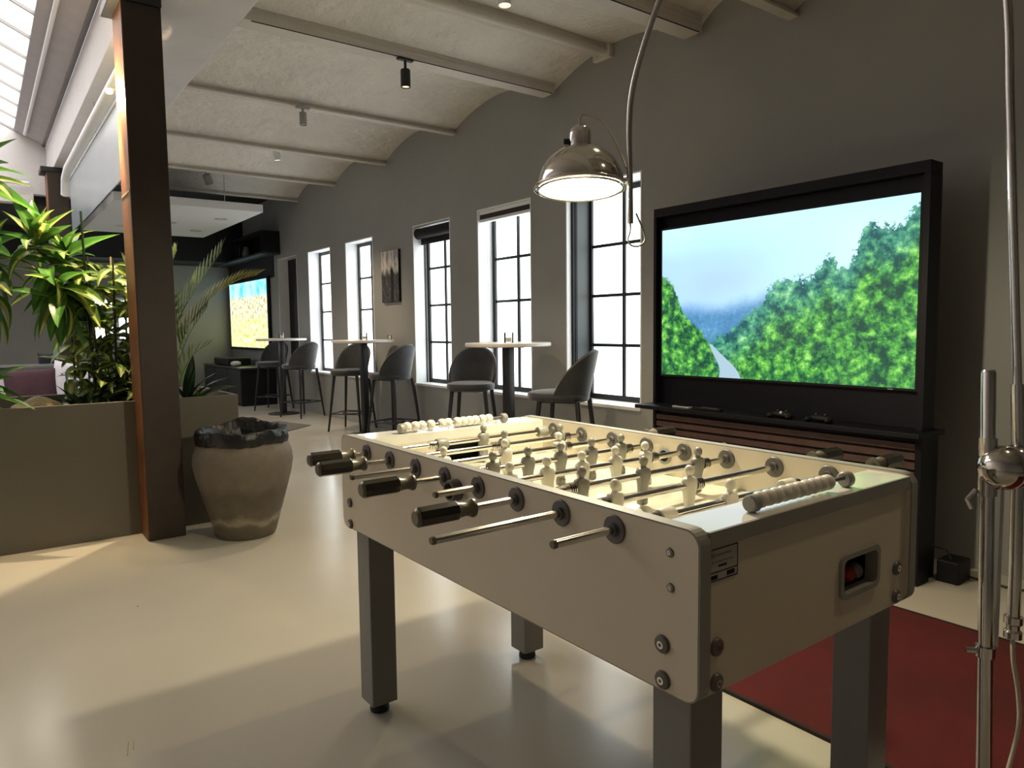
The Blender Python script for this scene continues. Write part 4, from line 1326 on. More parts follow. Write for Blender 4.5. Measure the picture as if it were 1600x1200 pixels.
def make_stool():
    e = empty('bar_stool', (0, 0, 0))
    # seat, D-shaped cushion, front towards -y
    s = MB()
    secs = [(0.690, 0.88), (0.694, 0.96), (0.710, 1.0), (0.735, 1.0), (0.750, 0.96), (0.757, 0.85), (0.760, 0.5)]
    rings = []
    for z, k in secs:
        ring_ = []
        for i in range(40):
            t = 2 * math.pi * i / 40
            cx, cy = math.cos(t), math.sin(t)
            ring_.append(s.bm.verts.new((0.212 * k * math.copysign(abs(cx) ** 0.85, cx), -0.03 + 0.235 * k * math.copysign(abs(cy) ** 0.85, cy), z)))
        rings.append(ring_)
    for A, B in zip(rings[:-1], rings[1:]):
        for i in range(40):
            s.bm.faces.new((A[i], A[(i + 1) % 40], B[(i + 1) % 40], B[i]))
    s.bm.faces.new(rings[0][::-1])
    s.bm.faces.new(rings[-1])
    local(s.build('seat', M['velvet'], smooth=True), e)
    # wrap-around arched backrest shell
    b_ = MB()
    N = 33
    layers = []
    for i in range(N):
        th = math.radians(-92 + 184 * i / (N - 1))
        q = abs(th) / math.radians(92)
        ztop = 0.715 + 0.35 * max(0.0, math.cos(q * math.pi / 2)) ** 0.80
        zb = 0.690
        row = []
        prof_ = []
        for k in range(7):
            t = k / 6
            z = zb + (ztop - zb) * t
            prof_.append((0.205 + 0.075 * ((z - 0.70) / 0.36), z))
        sx, sy = math.sin(th), math.cos(th)
        th_ = 0.042 * (1 - 0.35 * q)
        for r_, z in prof_:
            row.append((sx * r_ * 0.98, sy * r_, z))
        rt_, zt_ = prof_[-1]
        row.append((sx * (rt_ - th_ * 0.5) * 0.98, sy * (rt_ - th_ * 0.5), zt_ + 0.012))
        for r_, z in prof_[::-1]:
            row.append((sx * (r_ - th_) * 0.98, sy * (r_ - th_), z))
        layers.append([b_.bm.verts.new(p) for p in row])
    for A, B in zip(layers[:-1], layers[1:]):
        m_ = len(A)
        for k in range(m_):
            b_.bm.faces.new((A[k], A[(k + 1) % m_], B[(k + 1) % m_], B[k]))
    b_.bm.faces.new(layers[0][::-1])
    b_.bm.faces.new(layers[-1])
    local(b_.build('backrest', M['velvet'], smooth=True), e)
    feet = []
    for sx in (-1, 1):
        for sy in (-1, 1):
            a, c_ = Vector((sx * 0.15, 0.02 + sy * 0.15, 0.692)), Vector((sx * 0.215, 0.02 + sy * 0.215, 0.0))
            local(MB().tube([a, c_], [0.0195, 0.0115], 12).build('leg', M['blackmetal'], smooth=True), e)
            feet.append(a.lerp(c_, 0.69))
    fr_ = MB()
    o_ = [feet[0], feet[1], feet[3], feet[2]]
    for i in range(4):
        fr_.tube([o_[i], o_[(i + 1) % 4]], 0.007, 8)
    cpt = Vector((0, 0.02, feet[0].z))
    fr_.tube([cpt + Vector((0.12 * math.cos(t), 0.12 * math.sin(t), 0)) for t in [2 * math.pi * i / 24 for i in range(25)]], 0.006, 8)
    local(fr_.build('footrest', M['blackmetal'], smooth=True), e)
    local(MB().box(-0.15, 0.15, -0.13, 0.17, 0.676, 0.692).build('seat_plate', M['blackmetal']), e)
    return e


st0 = make_stool()
STOOLS = [(3.57, 5.42, (-0.72, -0.70), 'dark velvet bar stool behind the bar table nearest the television'),
          (3.57, 4.16, (-0.50, 0.86), 'dark velvet bar stool seen side-on beside the big television'),
          (3.66, 8.26, (-0.78, -0.62), 'dark velvet bar stool behind the post of the middle bar table'),
          (3.68, 7.20, (-0.35, 0.94), 'dark velvet bar stool below the window with the black roller blind'),
          (3.665, 11.21, (-0.72, -0.70), 'farthest dark velvet bar stool, in front of the lit far screen'),
          (3.69, 10.06, (-0.35, 0.94), 'grey velvet bar stool below the window beside the blacked-out recess')]
for i, (x, y, f_, lab) in enumerate(STOOLS):
    o = st0 if i == 0 else copy_tree(st0)
    o.location = (x, y, 0)
    o.rotation_euler = (0, 0, math.atan2(f_[0], -f_[1]))
    tag(o, lab, 'bar stool', 'velvet bar stools at the bar tables')

# ------------------------------------------------------------------ wall picture, far screen, sideboard, shelf
pc = empty('wall_picture', (XW, 7.75, 1.55))
tag(pc, 'small black-and-white street photo on the wall between two windows', 'picture')
MB().box(XW - 0.03, XW, 7.53, 7.97, 1.56, 2.17, 0.002).build('canvas_block', M['black'], pc)
screen_obj('print', XW - 0.0305, 7.532, 7.968, 1.562, 2.168, M['photo'], pc)
tv2 = empty('television', (XW, 13.3, 0.93))
tag(tv2, 'lit wall screen in the far corner showing a yellow landscape', 'television')
MB().box(XW - 0.05, XW - 0.001, 12.16, 14.48, 0.89, 2.16, 0.004).build('casing', M['black'], tv2)
screen_obj('screen', XW - 0.0508, 12.22, 14.42, 0.935, 2.115, M['field'], tv2)
tag(MB().box(XW - 0.012, XW, 11.95, 14.6, 2.12, 2.50).build('trim_27', M['blackroom']), 'black strip of wall over the far screen', kind='structure')
sb = empty('sideboard', (3.7, 13.0, 0))
tag(sb, 'low black sideboard under the far wall screen', 'sideboard')
MB().box(3.42, 3.98, 12.0, 14.35, 0.0, 0.60, 0.006).build('body', M['black'], sb)
MB().box(3.40, 3.98, 11.98, 14.37, 0.60, 0.63, 0.004).build('top', mat('dark_sideboard_top', (0.03, 0.03, 0.03, 1), 0.3), sb)
for q in range(3):
    d_ = MB().box(3.405, 3.42, 12.02 + q * 0.78, 12.77 + q * 0.78, 0.05, 0.58, 0.003).build('door', M['blackmetal'], sb)
    MB().box(3.395, 3.405, 12.70 + q * 0.78, 12.72 + q * 0.78, 0.3, 0.42).build('handle', M['darksteel'], d_)
tt = empty('turntable', (3.65, 13.2, 0.63))
tag(tt, 'black record player on the sideboard in the far corner', 'record player')
MB().box(3.48, 3.86, 12.95, 13.9, 0.64, 0.74, 0.006).build('plinth', M['black'], tt)
MB().box(3.485, 3.855, 12.96, 13.89, 0.741, 0.765, 0.006).build('lid', mat('smoked_lid', (0.05, 0.05, 0.05, 1), 0.08), tt)
MB().box(3.5, 3.84, 13.0, 13.05, 0.63, 0.64).box(3.5, 3.84, 13.8, 13.85, 0.63, 0.64).build('feet', M['rubber'], tt)
tag(MB().lathe([(0, 0), (0.05, 0), (0.085, 0.035), (0.08, 0.07), (0.04, 0.09), (0, 0.09)], (3.52, 12.66, 0.63), 28).build('round_ornament', M['cushw'], smooth=True), 'small white round object beside the record player', 'ornament')
ws = empty('wall_shelf', (3.85, 13.0, 2.5))
tag(ws, 'long black box shelf high on the wall over the far screen', 'shelf')
MB().box(3.70, 4.0, 11.62, 14.6, 2.46, 2.49).build('bottom_board', mat('dark_shelf_board', (0.045, 0.045, 0.048, 1), 0.4), ws)
MB().box(3.70, 4.0, 11.62, 14.6, 2.80, 2.83).build('top_board', M['black'], ws)
MB().box(3.70, 4.0, 11.62, 11.65, 2.49, 2.80).build('end_board', M['black'], ws)
MB().box(3.97, 4.0, 11.65, 14.6, 2.49, 2.80).build('back_board', M['black'], ws)
MB().box(3.71, 3.97, 13.05, 13.08, 2.49, 2.80).build('divider', M['black'], ws)
tag(MB().lathe([(0, 0), (0.05, 0), (0.07, 0.06), (0.05, 0.13), (0.035, 0.16), (0.04, 0.18), (0, 0.18)], (3.80, 12.75, 2.4905), 24).build('vase', mat('grey_glaze', (0.15, 0.14, 0.13, 1), 0.4), smooth=True), 'little grey vase standing in the black wall shelf', 'vase')
for i, (yy, hh_, lab) in enumerate(((12.95, 0.23, 'upright dark book next to the grey vase'), (12.98, 0.20, 'shorter dark book against the shelf divider'))):
    bo = empty('book', (3.82, yy, 2.4905))
    tag(bo, lab, 'book', 'books in the black wall shelf')
    MB().box(3.74, 3.90, yy, yy + 0.022, 2.4905, 2.4905 + hh_).build('cover', M['navy'], bo)
    MB().box(3.742, 3.903, yy + 0.003, yy + 0.019, 2.4935, 2.4875 + hh_).build('pages', M['cream'], bo)

# suspended ceiling raft over the lounge
cf = empty('ceiling_raft', (2.15, 11.0, 2.8))
tag(cf, 'white suspended ceiling raft with small downlights over the lounge', 'ceiling panel')
MB().box(1.34, 3.05, 9.45, 12.5, 2.76, 2.86, 0.006).build('slab', M['panelwhite'], cf)
for x, y in ((1.75, 10.2), (2.75, 10.3), (1.75, 11.7), (2.75, 11.7), (2.25, 11.0)):
    MB().lathe([(0.05, 0), (0.085, 0), (0.085, 0.006), (0.05, 0.004)], (x, y, 2.757), 24, closed=True).build('downlight', M['pgrey'], cf)
    spot('downlight_light', (x, y, 2.74), (x, y, 0), 13, (1.0, 0.93, 0.84), 120, 0.7, 0.05)
for x in (1.7, 2.7):
    for y in (9.9, 12.1):
        MB().tube([(x, y, 2.86), (x, y, 3.42 if y > 10.8 else 3.33)], 0.006, 8).build('hanger', M['steel'], cf)


# ------------------------------------------------------------------ ceiling spotlights
def ceiling_spot(x, y, zt, L, material, label, lens, tilt=(0, 0), watts=0, rcan=0.035, drop=0.05, ang=95):
    e = empty('ceiling_spotlight', (x, y, zt))
    tag(e, label, 'spotlight', 'ceiling spotlights under the vaults')
    MB().box(x - 0.06, x + 0.06, y - 0.02, y + 0.02, zt - 0.018, zt, 0.003).build('track_adapter', material, e)
    d = Vector((tilt[0], tilt[1], -1)).normalized()
    a = Vector((x, y, zt - 0.018 - drop))
    MB().tube([(x, y, zt - 0.016), a, a + d * 0.02], 0.010, 10).build('stem', material, e, smooth=True)
    MB().lathe([(0, 0), (rcan * 0.9, 0), (rcan, 0.006), (rcan, L), (rcan * 0.86, L), (rcan * 0.8, L - 0.02), (0, L - 0.02)], a + d * 0.01, 24, d).build('can', material, e, smooth=True)
    tip = a + d * (0.01 + L - 0.016)
    MB().lathe([(0, 0), (rcan * 0.8, 0), (rcan * 0.7, 0.008), (0, 0.012)], tip, 20, d).build('lens', lens, e, smooth=True)
    if watts:
        spot('spot_light', tip + d * 0.03, tip + d, watts, WARM, ang, 0.8, 0.04)
    return e


lensw = mat('warm_led_lens', (0.8, 0.7, 0.45, 1), 0.4, emit=(1.0, 0.74, 0.30, 1), estr=3.0)
lensn = mat('white_led_lens', (0.8, 0.8, 0.75, 1), 0.4, emit=(1.0, 0.90, 0.70, 1), estr=3.0)
greyc = mat('grey_spot_can', (0.33, 0.31, 0.28, 1), 0.45)
ceiling_spot(2.56, 4.68, 3.17, 0.125, M['blackmetal'], 'black cylindrical spotlight hanging from the ceiling track', lensw, (0.0, 0.0), SPOT_WATTS)
ceiling_spot(2.40, 6.26, 3.195, 0.11, greyc, 'grey cylindrical spotlight on the second visible ceiling beam', greyc, (0, 0), 0, 0.032, 0.02)
ceiling_spot(2.75, 8.00, 3.33, 0.10, M['white'], 'white spotlight with a lit lens over the middle bar table', lensn, (0.15, 0.1), SPOT_WATTS * 1.6, 0.038, 0.09)
ceiling_spot(2.44, 9.75, 3.33, 0.12, greyc, 'pale tilted spotlight above the white ceiling raft', greyc, (0.5, 0.4), 0, 0.05, 0.08)
ceiling_spot(2.58, 3.50, 3.36, 0.16, M['white'], 'white spotlight cut by the top of the picture', lensw, (0.0, 0.0), SPOT_WATTS, 0.040, 0.05)
for y, lab in ((1.9, 'ceiling spotlight above the near end of the room'), (0.3, 'ceiling spotlight over the viewer')):
    ceiling_spot(2.5, y, 3.36, 0.12, M['white'], lab, lensw, (-0.15, 0.10), SPOT_WATTS * 0.55, 0.04, 0.05)
# warm spot on the girder behind the column
gs = empty('girder_spotlight', (0.90, 5.12, GZ))
tag(gs, 'small warm spotlight behind the near brown column', 'spotlight')
MB().tube([(0.90, 5.12, GZ), (0.90, 5.12, 2.80)], 0.01, 8).build('stem', M['white'], gs, smooth=True)
MB().lathe([(0, 0), (0.03, 0), (0.034, 0.005), (0.034, 0.10), (0.027, 0.10), (0.025, 0.085), (0, 0.085)], (0.90, 5.12, 2.80), 20, (-0.38, -0.42, -0.82)).build('can', M['white'], gs, smooth=True)
MB().lathe([(0, 0), (0.026, 0), (0, 0.012)], Vector((0.90, 5.12, 2.80)) + Vector((-0.38, -0.42, -0.82)).normalized() * 0.088, 20, (-0.38, -0.42, -0.82)).build('lens', mat('bright_warm_lens', (0.8, 0.7, 0.4, 1), 0.4, emit=(1.0, 0.72, 0.25, 1), estr=30), gs, smooth=True)
spot('girder_spot_light', Vector((0.90, 5.12, 2.80)) + Vector((-0.38, -0.42, -0.82)).normalized() * 0.12, (-0.65, 4.1, 0), 190, WARM, 62, 0.25, 0.008)
# second head of the same fitting, tight against the flank of the column
MB().tube([(0.86, 5.12, 2.78), (0.72, 4.98, 2.70)], 0.007, 8).build('side_arm', M['white'], gs, smooth=True)
MB().lathe([(0, 0), (0.016, 0.003), (0.020, 0.014), (0.016, 0.026), (0, 0.03)], (0.715, 4.97, 2.67), 16).build('side_bulb', bpy.data.materials['bright_warm_lens'], gs, smooth=True)
pd = bpy.data.lights.new('side_bulb_light', 'POINT')
pd.energy = 34
pd.color = (1.0, 0.74, 0.40)
pd.shadow_soft_size = 0.02
po = bpy.data.objects.new('side_bulb_light', pd)
COL.objects.link(po)
po.location = (0.69, 4.93, 2.66)
spot('bush_fill_light', (0.66, 4.86, 2.62), (0.52, 5.25, 1.2), 110, WARM, 74, 0.7, 0.03)  # unseen fill light added to brighten the bush, without a lamp body

# ------------------------------------------------------------------ clay pot used as bin
PX, PY = 1.262, 4.46
pt = empty('clay_pot', (PX, PY, 0))
tag(pt, 'big weathered brown clay pot lined as a waste bin', 'pot')
pr = [(0, 0), (0.165, 0), (0.178, 0.02), (0.205, 0.12), (0.245, 0.26), (0.278, 0.38), (0.290, 0.455), (0.285, 0.51), (0.268, 0.555), (0.246, 0.585), (0.238, 0.595), (0.246, 0.605), (0.246, 0.620), (0.238, 0.625), (0.228, 0.615), (0.224, 0.59), (0.262, 0.50), (0.265, 0.44), (0.22, 0.26), (0.16, 0.05), (0, 0.04)]
MB().lathe(pr, (PX, PY, 0), 64).build('body', M['pot'], pt, smooth=True)
bg = MB()
rings = []
SEG = 144
bprof = [(0.262, 0.575), (0.268, 0.60), (0.266, 0.63), (0.258, 0.652), (0.244, 0.655), (0.228, 0.64), (0.208, 0.60), (0.20, 0.54), (0.15, 0.46), (0.05, 0.42)]
for j, (r_, z_) in enumerate(bprof):
    ring_ = []
    for i in range(SEG):
        t = 2 * math.pi * i / SEG
        wv = 0.003 * math.sin(11 * t + j) + 0.003 * math.sin(29 * t + 2.1 * j) + 0.002 * math.sin(5 * t)
        dz = 0.006 * math.sin(5 * t + 1.3) + 0.003 * math.sin(17 * t + j)
        if 2 <= j <= 5:
            dz += 0.035 * max(0, math.cos(t - 1.15)) ** 6
        if j > 5:
            wv *= 1.2
        ring_.append(bg.bm.verts.new((PX + (r_ + wv) * math.cos(t), PY + (r_ + wv) * math.sin(t), z_ + dz)))
    rings.append(ring_)
for A, B in zip(rings[:-1], rings[1:]):
    for i in range(SEG):
        bg.bm.faces.new((A[i], A[(i + 1) % SEG], B[(i + 1) % SEG], B[i]))
bg.bm.faces.new(rings[-1])
tag(bg.build('bin_bag', M['bag'], smooth=True), 'crumpled black bin bag folded over the rim of the clay pot', 'bin bag')

# ------------------------------------------------------------------ planter, soil, stone
pb = empty('planter_box', (0.2, 5.3, 0))
tag(pb, 'long olive-grey metal planter box filled with tall houseplants', 'planter')
PX0, PX1, PY0, PY1, PZ = -1.6, 1.36, 4.875, 5.78, 0.826
for a in ((PX0, 0.750, PY0, PY0 + 0.03), (0.959, PX1, PY0, PY0 + 0.03), (PX0, PX1, PY1 - 0.03, PY1), (PX0, PX0 + 0.03, PY0 + 0.03, PY1 - 0.03), (PX1 - 0.03, PX1, PY0 + 0.03, PY1 - 0.03)):
    MB().box(a[0], a[1], a[2], a[3], 0, PZ, 0.002).build('side_panel', M['planter'], pb)
s_ = MB()
NX, NY = 60, 18
gv = [[s_.bm.verts.new((PX0 + 0.03 + (PX1 - PX0 - 0.06) * i / NX, PY0 + 0.03 + (PY1 - PY0 - 0.06) * j / NY, 0.745 + 0.012 * math.sin(i * 1.7) * math.cos(j * 2.3) + random.uniform(-0.008, 0.008))) for j in range(NY + 1)] for i in range(NX + 1)]
for i in range(NX):
    for j in range(NY):
        s_.bm.faces.new((gv[i][j], gv[i + 1][j], gv[i + 1][j + 1], gv[i][j + 1]))
so = s_.build('soil', M['soil'], pb, smooth=True)
so['kind'] = 'stuff'
rk = MB()
rk.sphere((0.27, 5.06, 0.79), 0.10, 24, 16, (1.35, 0.9, 0.72))
for v_ in rk.bm.verts:
    d_ = v_.co - Vector((0.27, 5.06, 0.79))
    v_.co += d_ * (0.10 * math.sin(d_.x * 40 + d_.z * 25) + 0.08 * math.cos(d_.y * 50 + d_.x * 18))
tag(rk.build('stone', M['rock'], smooth=True), 'rounded sandy stone lying at the front of the planter', 'stone')
rk = MB()
rk.sphere((0.46, 5.12, 0.775), 0.06, 20, 12, (1.3, 0.9, 0.6))
tag(rk.build('stone', M['rock'], smooth=True), 'smaller stone right of the big sandy stone in the planter', 'stone')


# ------------------------------------------------------------------ plants
def leaf_mesh(name, material, L=1.0, W=0.17, droop=0.35, fold=0.25, n=9):
    """leaf along +y, up +z, of unit length"""
    me = bpy.data.meshes.new(name)
    vs, fs, uvs = [], [], []
    for i in range(n + 1):
        t = i / n
        wdt = W * (math.sin(math.pi * min(1, 0.06 + t * 0.94) ** 0.75)) ** 0.8 if 0 < t < 1 else (0.018 if t == 0 else 0.002)
        ang = droop * t
        y = (math.sin(ang) / max(droop, 1e-3)) if droop else t
        z = -(1 - math.cos(ang)) / max(droop, 1e-3)
        tw = 0.12 * math.sin(t * 5)
        for k, u in ((-1, 0.0), (-0.5, 0.25), (0, 0.5), (0.5, 0.75), (1, 1.0)):
            vs.append((k * wdt * 0.5, y, z + abs(k) * wdt * fold + k * wdt * tw))
            uvs.append((u, t))
    for i in range(n):
        for k in range(4):
            a = i * 5 + k
            fs.append((a, a + 1, a + 6, a + 5))
    me.from_pydata(vs, [], fs)
    uv = me.uv_layers.new(name='leaf')
    for p in me.polygons:
        for li in p.loop_indices:
            uv.data[li].uv = uvs[me.loops[li].vertex_index]
        p.use_smooth = True
    me.materials.append(material)
    return me


LM = {'striped': [leaf_mesh('striped_leaf', M['leaf1'], 1, 0.27, d_) for d_ in (0.35, 0.8, 1.3)],
      'green': [leaf_mesh('green_leaf', M['leaf2'], 1, 0.30, d_) for d_ in (0.3, 0.8)],
      'bush': [leaf_mesh('bush_leaf', M['leaf3'], 1, 0.42, d_, 0.2, 6) for d_ in (0.4, 0.9, 1.4)],
      'dark': [leaf_mesh('dark_leaf', M['leaf4'], 1, 0.22, d_, 0.15) for d_ in (0.3, 0.8)]}


def add_leaf(parent, kind, base, dirv, L, roll=0.0):
    me = random.choice(LM[kind])
    d = Vector(dirv).normalized()
    x = d.cross(Vector((0, 0, 1)))
    if x.length < 1e-3:
        x = Vector((1, 0, 0))
    x.normalize()
    z = x.cross(d)
    R_ = Matrix((x, d, z)).transposed().to_4x4() @ Matrix.Rotation(roll, 4, 'Y')
    o = bpy.data.objects.new('leaf', me)
    COL.objects.link(o)
    o.parent = parent
    o.matrix_parent_inverse = parent.matrix_basis.inverted()
    o.matrix_basis = Matrix.Translation(base) @ R_ @ Matrix.Diagonal((L, L, L, 1))
    return o


def rosette(parent, c, n, L, elev=(5, 80), kinds=('striped', 'green'), axis=(0, 0, 1), az=(0, 360)):
    c = Vector(c)
    for i in range(n):
        a = math.radians(az[0] + (az[1] - az[0]) * ((i * 0.618) % 1.0) + random.uniform(-12, 12))
        el = math.radians(elev[0] + (elev[1] - elev[0]) * (i / max(n - 1, 1)) + random.uniform(-6, 6))
        d = Vector((math.cos(a) * math.cos(el), math.sin(a) * math.cos(el), math.sin(el)))
        add_leaf(parent, random.choice(kinds), c + Vector((0, 0, 0.08 * (i / n - 0.5))), d, L * random.uniform(0.75, 1.12), random.uniform(-0.5, 0.5))


def plant(name, base, label, canes, rosettes, cane_mat='cane', cat='plant'):
    e = empty(name, base)
    tag(e, label, cat, 'houseplants in the planter box')
    for pts, r_ in canes:
        MB().tube(catmull(pts, 4), r_, 8).build('stem', M[cane_mat], e, smooth=True)
    for rr in rosettes:
        rosette(e, *rr[:3], **rr[3])
    return e


plant('dracaena', (0.60, 5.30, 0.74), 'tall dracaena with yellow-striped leaf crowns at the front of the planter',
      [([(0.60, 5.30, 0.72), (0.58, 5.27, 1.1), (0.55, 5.22, 1.45), (0.45, 5.18, 1.60), (0.31, 5.15, 1.75)], 0.011),
       ([(0.55, 5.22, 1.45), (0.50, 5.22, 1.58), (0.459, 5.20, 1.70)], 0.009),
       ([(0.58, 5.27, 1.1), (0.57, 5.15, 1.3), (0.50, 5.10, 1.45)], 0.008)],
      [((0.31, 5.15, 1.77), 17, 0.27, dict(elev=(-15, 82))), ((0.459, 5.2, 1.70), 14, 0.27, dict(elev=(0, 80), kinds=('green', 'striped', 'green'))),
       ((0.42, 5.10, 1.50), 18, 0.32, dict(elev=(-70, 40), kinds=('striped', 'green'))), ((0.36, 5.12, 1.62), 10, 0.30, dict(elev=(-50, 20), kinds=('green', 'striped')))])
plant('dracaena', (0.02, 5.25, 0.74), 'striped dracaena cut by the left edge of the picture',
      [([(0.02, 5.25, 0.72), (0.0, 5.2, 1.2), (0.06, 5.12, 1.66)], 0.012), ([(0.0, 5.2, 1.2), (0.03, 5.1, 1.38), (0.06, 5.06, 1.48)], 0.009)],
      [((0.07, 5.12, 1.68), 17, 0.30, dict(elev=(-60, 75))), ((0.07, 5.06, 1.48), 13, 0.30, dict(elev=(-70, 35), kinds=('striped', 'green')))])
plant('dracaena', (-0.22, 5.2, 0.74), 'highest dracaena whose leaf tips reach in under the skylight',
      [([(-0.22, 5.2, 0.72), (-0.14, 5.1, 1.5), (0.0, 5.0, 2.08)], 0.013)],
      [((0.02, 5.0, 2.12), 18, 0.34, dict(elev=(-15, 70), kinds=('green', 'striped', 'green')))])
plant('dracaena', (-0.10, 5.02, 0.74), 'low leafy plant hanging over the planter front at the left edge',
      [([(-0.10, 5.02, 0.72), (-0.08, 4.98, 0.85), (-0.05, 4.95, 0.93)], 0.010)],
      [((-0.03, 4.94, 0.93), 12, 0.28, dict(elev=(-45, 45), kinds=('green',), az=(-120, 70)))])
# variegated bush
bu = empty('leafy_bush', (0.72, 5.42, 0.74))
tag(bu, 'dense bush of small yellow-green variegated leaves left of the near column', 'plant', 'houseplants in the planter box')
for i in range(13):
    bx, by = 0.50 + 0.034 * i + random.uniform(-0.02, 0.02), 5.26 + random.uniform(-0.12, 0.2)
    ht = random.uniform(1.40, 1.74)
    lean = random.uniform(-0.09, 0.07)
    pts = [(bx, by, 0.73), (bx + lean * 0.3, by - 0.02, 1.05), (bx + lean, by - 0.05, ht)]
    P = catmull(pts, 8)
    MB().tube(P, 0.006, 6).build('stem', M['canelight' if i % 3 else 'cane'], bu, smooth=True)
    for k in range(22):
        t = 0.15 + 0.85 * k / 21
        p = P[min(int(t * (len(P) - 1)), len(P) - 1)]
        a = k * 2.4 + i
        el = random.uniform(-0.5, 0.6)
        add_leaf(bu, 'bush', p, (math.cos(a) * math.cos(el), math.sin(a) * math.cos(el), math.sin(el)), random.uniform(0.14, 0.22), random.uniform(-0.6, 0.6))
dr1 = bpy.data.objects['dracaena']
for bse, dv, L_, kd in (((0.459, 5.19, 1.70), (-0.25, -0.1, 0.9), 0.26, 'striped'), ((0.459, 5.17, 1.70), (0.75, -0.2, 0.55), 0.34, 'green'), ((0.31, 5.13, 1.78), (0.05, -0.1, 1.0), 0.27, 'striped'), ((0.31, 5.13, 1.78), (0.55, -0.15, 0.8), 0.30, 'striped'),
                        ((0.31, 5.13, 1.76), (-0.7, -0.3, 0.45), 0.30, 'green'), ((0.46, 5.10, 1.55), (0.5, -0.4, -0.75), 0.33, 'striped'), ((0.44, 5.08, 1.52), (-0.5, -0.35, -0.7), 0.36, 'striped'), ((0.52, 5.12, 1.50), (0.9, -0.3, 0.15), 0.30, 'striped')):
    add_leaf(dr1, kd, bse, dv, L_, random.uniform(-0.4, 0.4))
gp = empty('sedge_tuft', (0.52, 5.10, 0.74))
tag(gp, 'small dark grassy tuft beside the stone in the planter', 'plant', 'houseplants in the planter box')
for i in range(11):
    a = i * 2.4
    add_leaf(gp, 'dark', (0.52 + 0.01 * math.cos(a), 5.10 + 0.01 * math.sin(a), 0.74), (math.cos(a) * 0.8, math.sin(a) * 0.5, 1.0), random.uniform(0.18, 0.30))
MB().tube([(0.58, 5.14, 0.72), (0.555, 5.12, 1.30), (0.545, 5.10, 1.98)], 0.007, 8).build('plant_stake', M['leaf4'], gp, smooth=True)


def frond(parent, pts, nleaf, Lmax, material, droop=0.25, up_=(0, 0, 1)):
    P = catmull(pts, 8)
    b_ = MB().tube(P, [0.006 * (1 - 0.8 * i / (len(P) - 1)) for i in range(len(P))], 6)
    for k in range(nleaf):
        t = 0.25 + 0.75 * k / (nleaf - 1)
        i = min(int(t * (len(P) - 1)), len(P) - 2)
        d = (P[i + 1] - P[i]).normalized()
        s = d.cross(Vector(up_)).normalized()
        u_ = s.cross(d)
        L = 1.35 * Lmax * (0.45 + 0.75 * math.sin(math.pi * (0.15 + 0.8 * t)))
        for sgn in (-1, 1):
            dv = (d * 0.78 + s * sgn * 0.50 + u_ * 0.30).normalized()
            a = P[i]
            m_ = a + dv * L * 0.55
            e_ = a + dv * L + Vector((0, 0, -droop * L * 0.35))
            wv = (dv.cross(u_)).normalized() * 0.015
            v0, v1, v2, v3, v4 = (b_.bm.verts.new(q) for q in (a - wv * 0.5, a + wv * 0.5, m_ + wv, m_ - wv, e_))
            b_.bm.faces.new((v0, v1, v2, v3))
            b_.bm.faces.new((v3, v2, v4))
    return b_.build('frond', material, parent, fix=False)


pl = empty('areca_palm', (1.08, 5.30, 0.74))
tag(pl, 'feathery palm with arching fronds right of the near column', 'plant', 'houseplants in the planter box')
B0 = (1.06, 5.28, 0.74)
frond(pl, [B0, (1.08, 5.25, 1.25), (1.20, 5.22, 1.52), (1.385, 5.2, 1.80)], 20, 0.17, M['palm'])
frond(pl, [B0, (1.10, 5.24, 1.15), (1.25, 5.20, 1.42), (1.45, 5.17, 1.585), (1.60, 5.15, 1.635)], 34, 0.12, M['palmy'], 0.1)
frond(pl, [B0, (1.08, 5.26, 1.0), (1.15, 5.22, 1.22), (1.28, 5.2, 1.42)], 16, 0.12, M['palm'])
frond(pl, [B0, (1.04, 5.3, 1.3), (1.05, 5.3, 1.6), (1.12, 5.3, 1.80)], 16, 0.12, M['palm'])
frond(pl, [B0, (1.08, 5.2, 0.92), (1.15, 5.15, 1.08), (1.26, 5.12, 1.16)], 12, 0.10, M['palm'])
frond(pl, [B0, (1.0, 5.3, 1.2), (0.92, 5.32, 1.5), (0.80, 5.35, 1.70)], 16, 0.16, M['palm'])
bl = empty('broad_leaf_plant', (1.10, 5.12, 0.74))
tag(bl, 'dark broad-leaved plant at the right end of the planter', 'plant', 'houseplants in the planter box')
for i, (dx, dy, dz, L) in enumerate(((0.5, -0.1, 0.75, 0.34), (0.62, -0.05, 0.5, 0.36), (0.25, -0.2, 0.9, 0.30), (0.05, -0.25, 0.9, 0.28), (0.7, 0.15, 0.28, 0.30), (-0.3, -0.1, 0.8, 0.28), (0.35, -0.3, 0.35, 0.22), (0.15, 0.2, 1.0, 0.36))):
    add_leaf(bl, 'dark', (1.10, 5.12, 0.75), (dx, dy, dz), L, random.uniform(-0.5, 0.5))
for k in range(6):
    add_leaf(bl, 'green', (1.09 + 0.02 * k, 5.0, 0.75), (random.uniform(-0.3, 0.5), -0.2, random.uniform(0.4, 1)), random.uniform(0.09, 0.15), random.uniform(-0.5, 0.5))

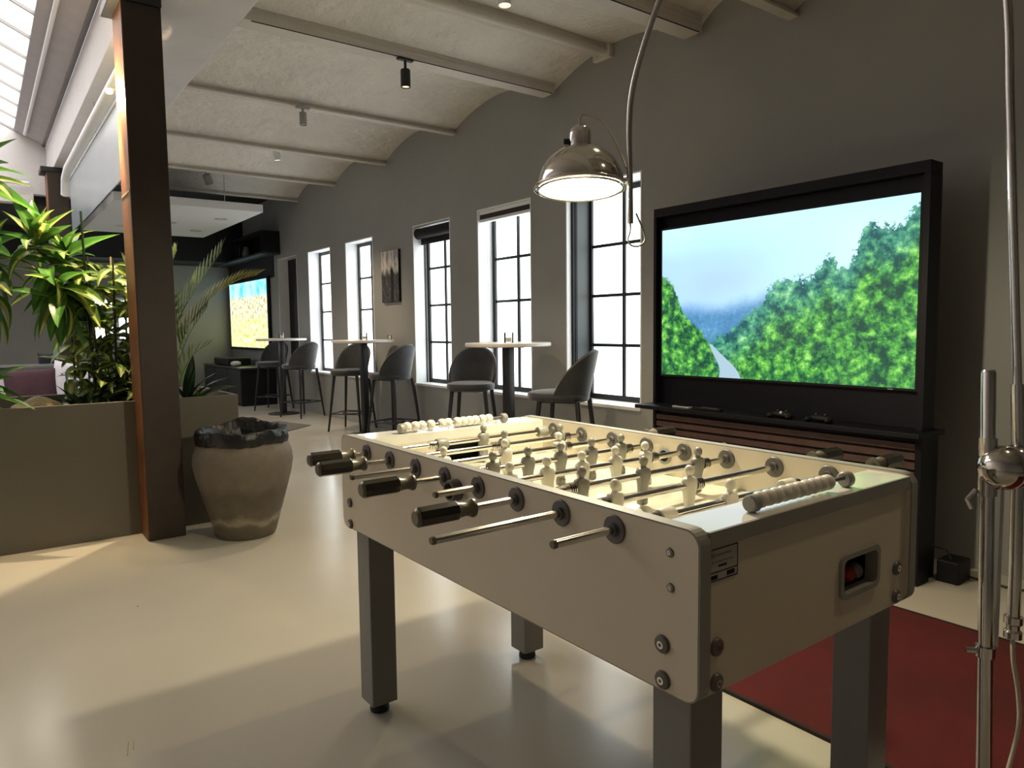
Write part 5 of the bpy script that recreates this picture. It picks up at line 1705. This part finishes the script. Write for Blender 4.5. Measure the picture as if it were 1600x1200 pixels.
# ------------------------------------------------------------------ lounge sofa and cushions
sf = empty('sofa', (0.4, 8.4, 0))
tag(sf, 'grey fabric sofa in the lounge behind the planter', 'sofa')
MB().box(-1.4, 1.35, 7.75, 8.65, 0.12, 0.48, 0.04, 3).build('seat', M['sofa'], sf, smooth=True)
MB().box(-1.4, 1.35, 8.50, 8.80, 0.40, 0.93, 0.05, 3).build('backrest', M['sofa'], sf, smooth=True)
MB().box(1.15, 1.40, 7.75, 8.75, 0.12, 0.66, 0.04, 3).build('armrest', M['sofa'], sf, smooth=True)
for x in (-1.3, 1.25):
    for y in (7.85, 8.65):
        MB().box(x - 0.03, x + 0.03, y - 0.03, y + 0.03, 0, 0.13).build('leg', M['blackmetal'], sf)


def cushion(x, y, z, w_, h_, t_, tilt, rzz, material, label, roll=0.0):
    b_ = MB()
    n_ = 14
    vs = {}
    for side in (1, -1):
        for i in range(n_ + 1):
            for j in range(n_ + 1):
                u_, v_ = 2 * i / n_ - 1, 2 * j / n_ - 1
                edge = (i in (0, n_)) or (j in (0, n_))
                if edge and side == -1:
                    vs[(side, i, j)] = vs[(1, i, j)]
                    continue
                f_ = max(0, (1 - u_ ** 4) * (1 - v_ ** 4)) ** 0.5
                pin = 1 - 0.05 * (1 - abs(u_)) * 0 - 0.06 * (1 - u_ * u_) * abs(v_) ** 3
                pin2 = 1 - 0.06 * (1 - v_ * v_) * abs(u_) ** 3
                vs[(side, i, j)] = b_.bm.verts.new((u_ * w_ / 2 * pin2, side * t_ / 2 * f_, (v_ * h_ / 2) * pin + h_ / 2))
    for side in (1, -1):
        for i in range(n_):
            for j in range(n_):
                q = (vs[(side, i, j)], vs[(side, i + 1, j)], vs[(side, i + 1, j + 1)], vs[(side, i, j + 1)])
                b_.bm.faces.new(q if side == -1 else q[::-1])
    o_ = b_.build('cushion', material, smooth=True)
    o_.rotation_euler = (tilt, roll, rzz)
    o_.location = (x, y, z)
    tag(o_, label, 'cushion', 'cushions on the lounge sofa')
    return o_


cushion(0.405, 8.28, 0.485, 0.46, 0.44, 0.17, -0.35, 0.1, M['maroon'], 'dark maroon velvet cushion on the sofa')
cushion(0.73, 8.32, 0.49, 0.50, 0.46, 0.17, -0.30, -0.15, M['cushw'], 'white cushion right of the maroon cushion', 0.22)
cushion(0.02, 8.35, 0.485, 0.46, 0.44, 0.16, -0.30, 0.0, M['cushw'], 'white cushion left of the maroon cushion')
cushion(0.56, 8.72, 0.70, 0.16, 0.34, 0.12, -0.1, 0.0, M['navy'], 'navy cushion corner showing above the sofa back')
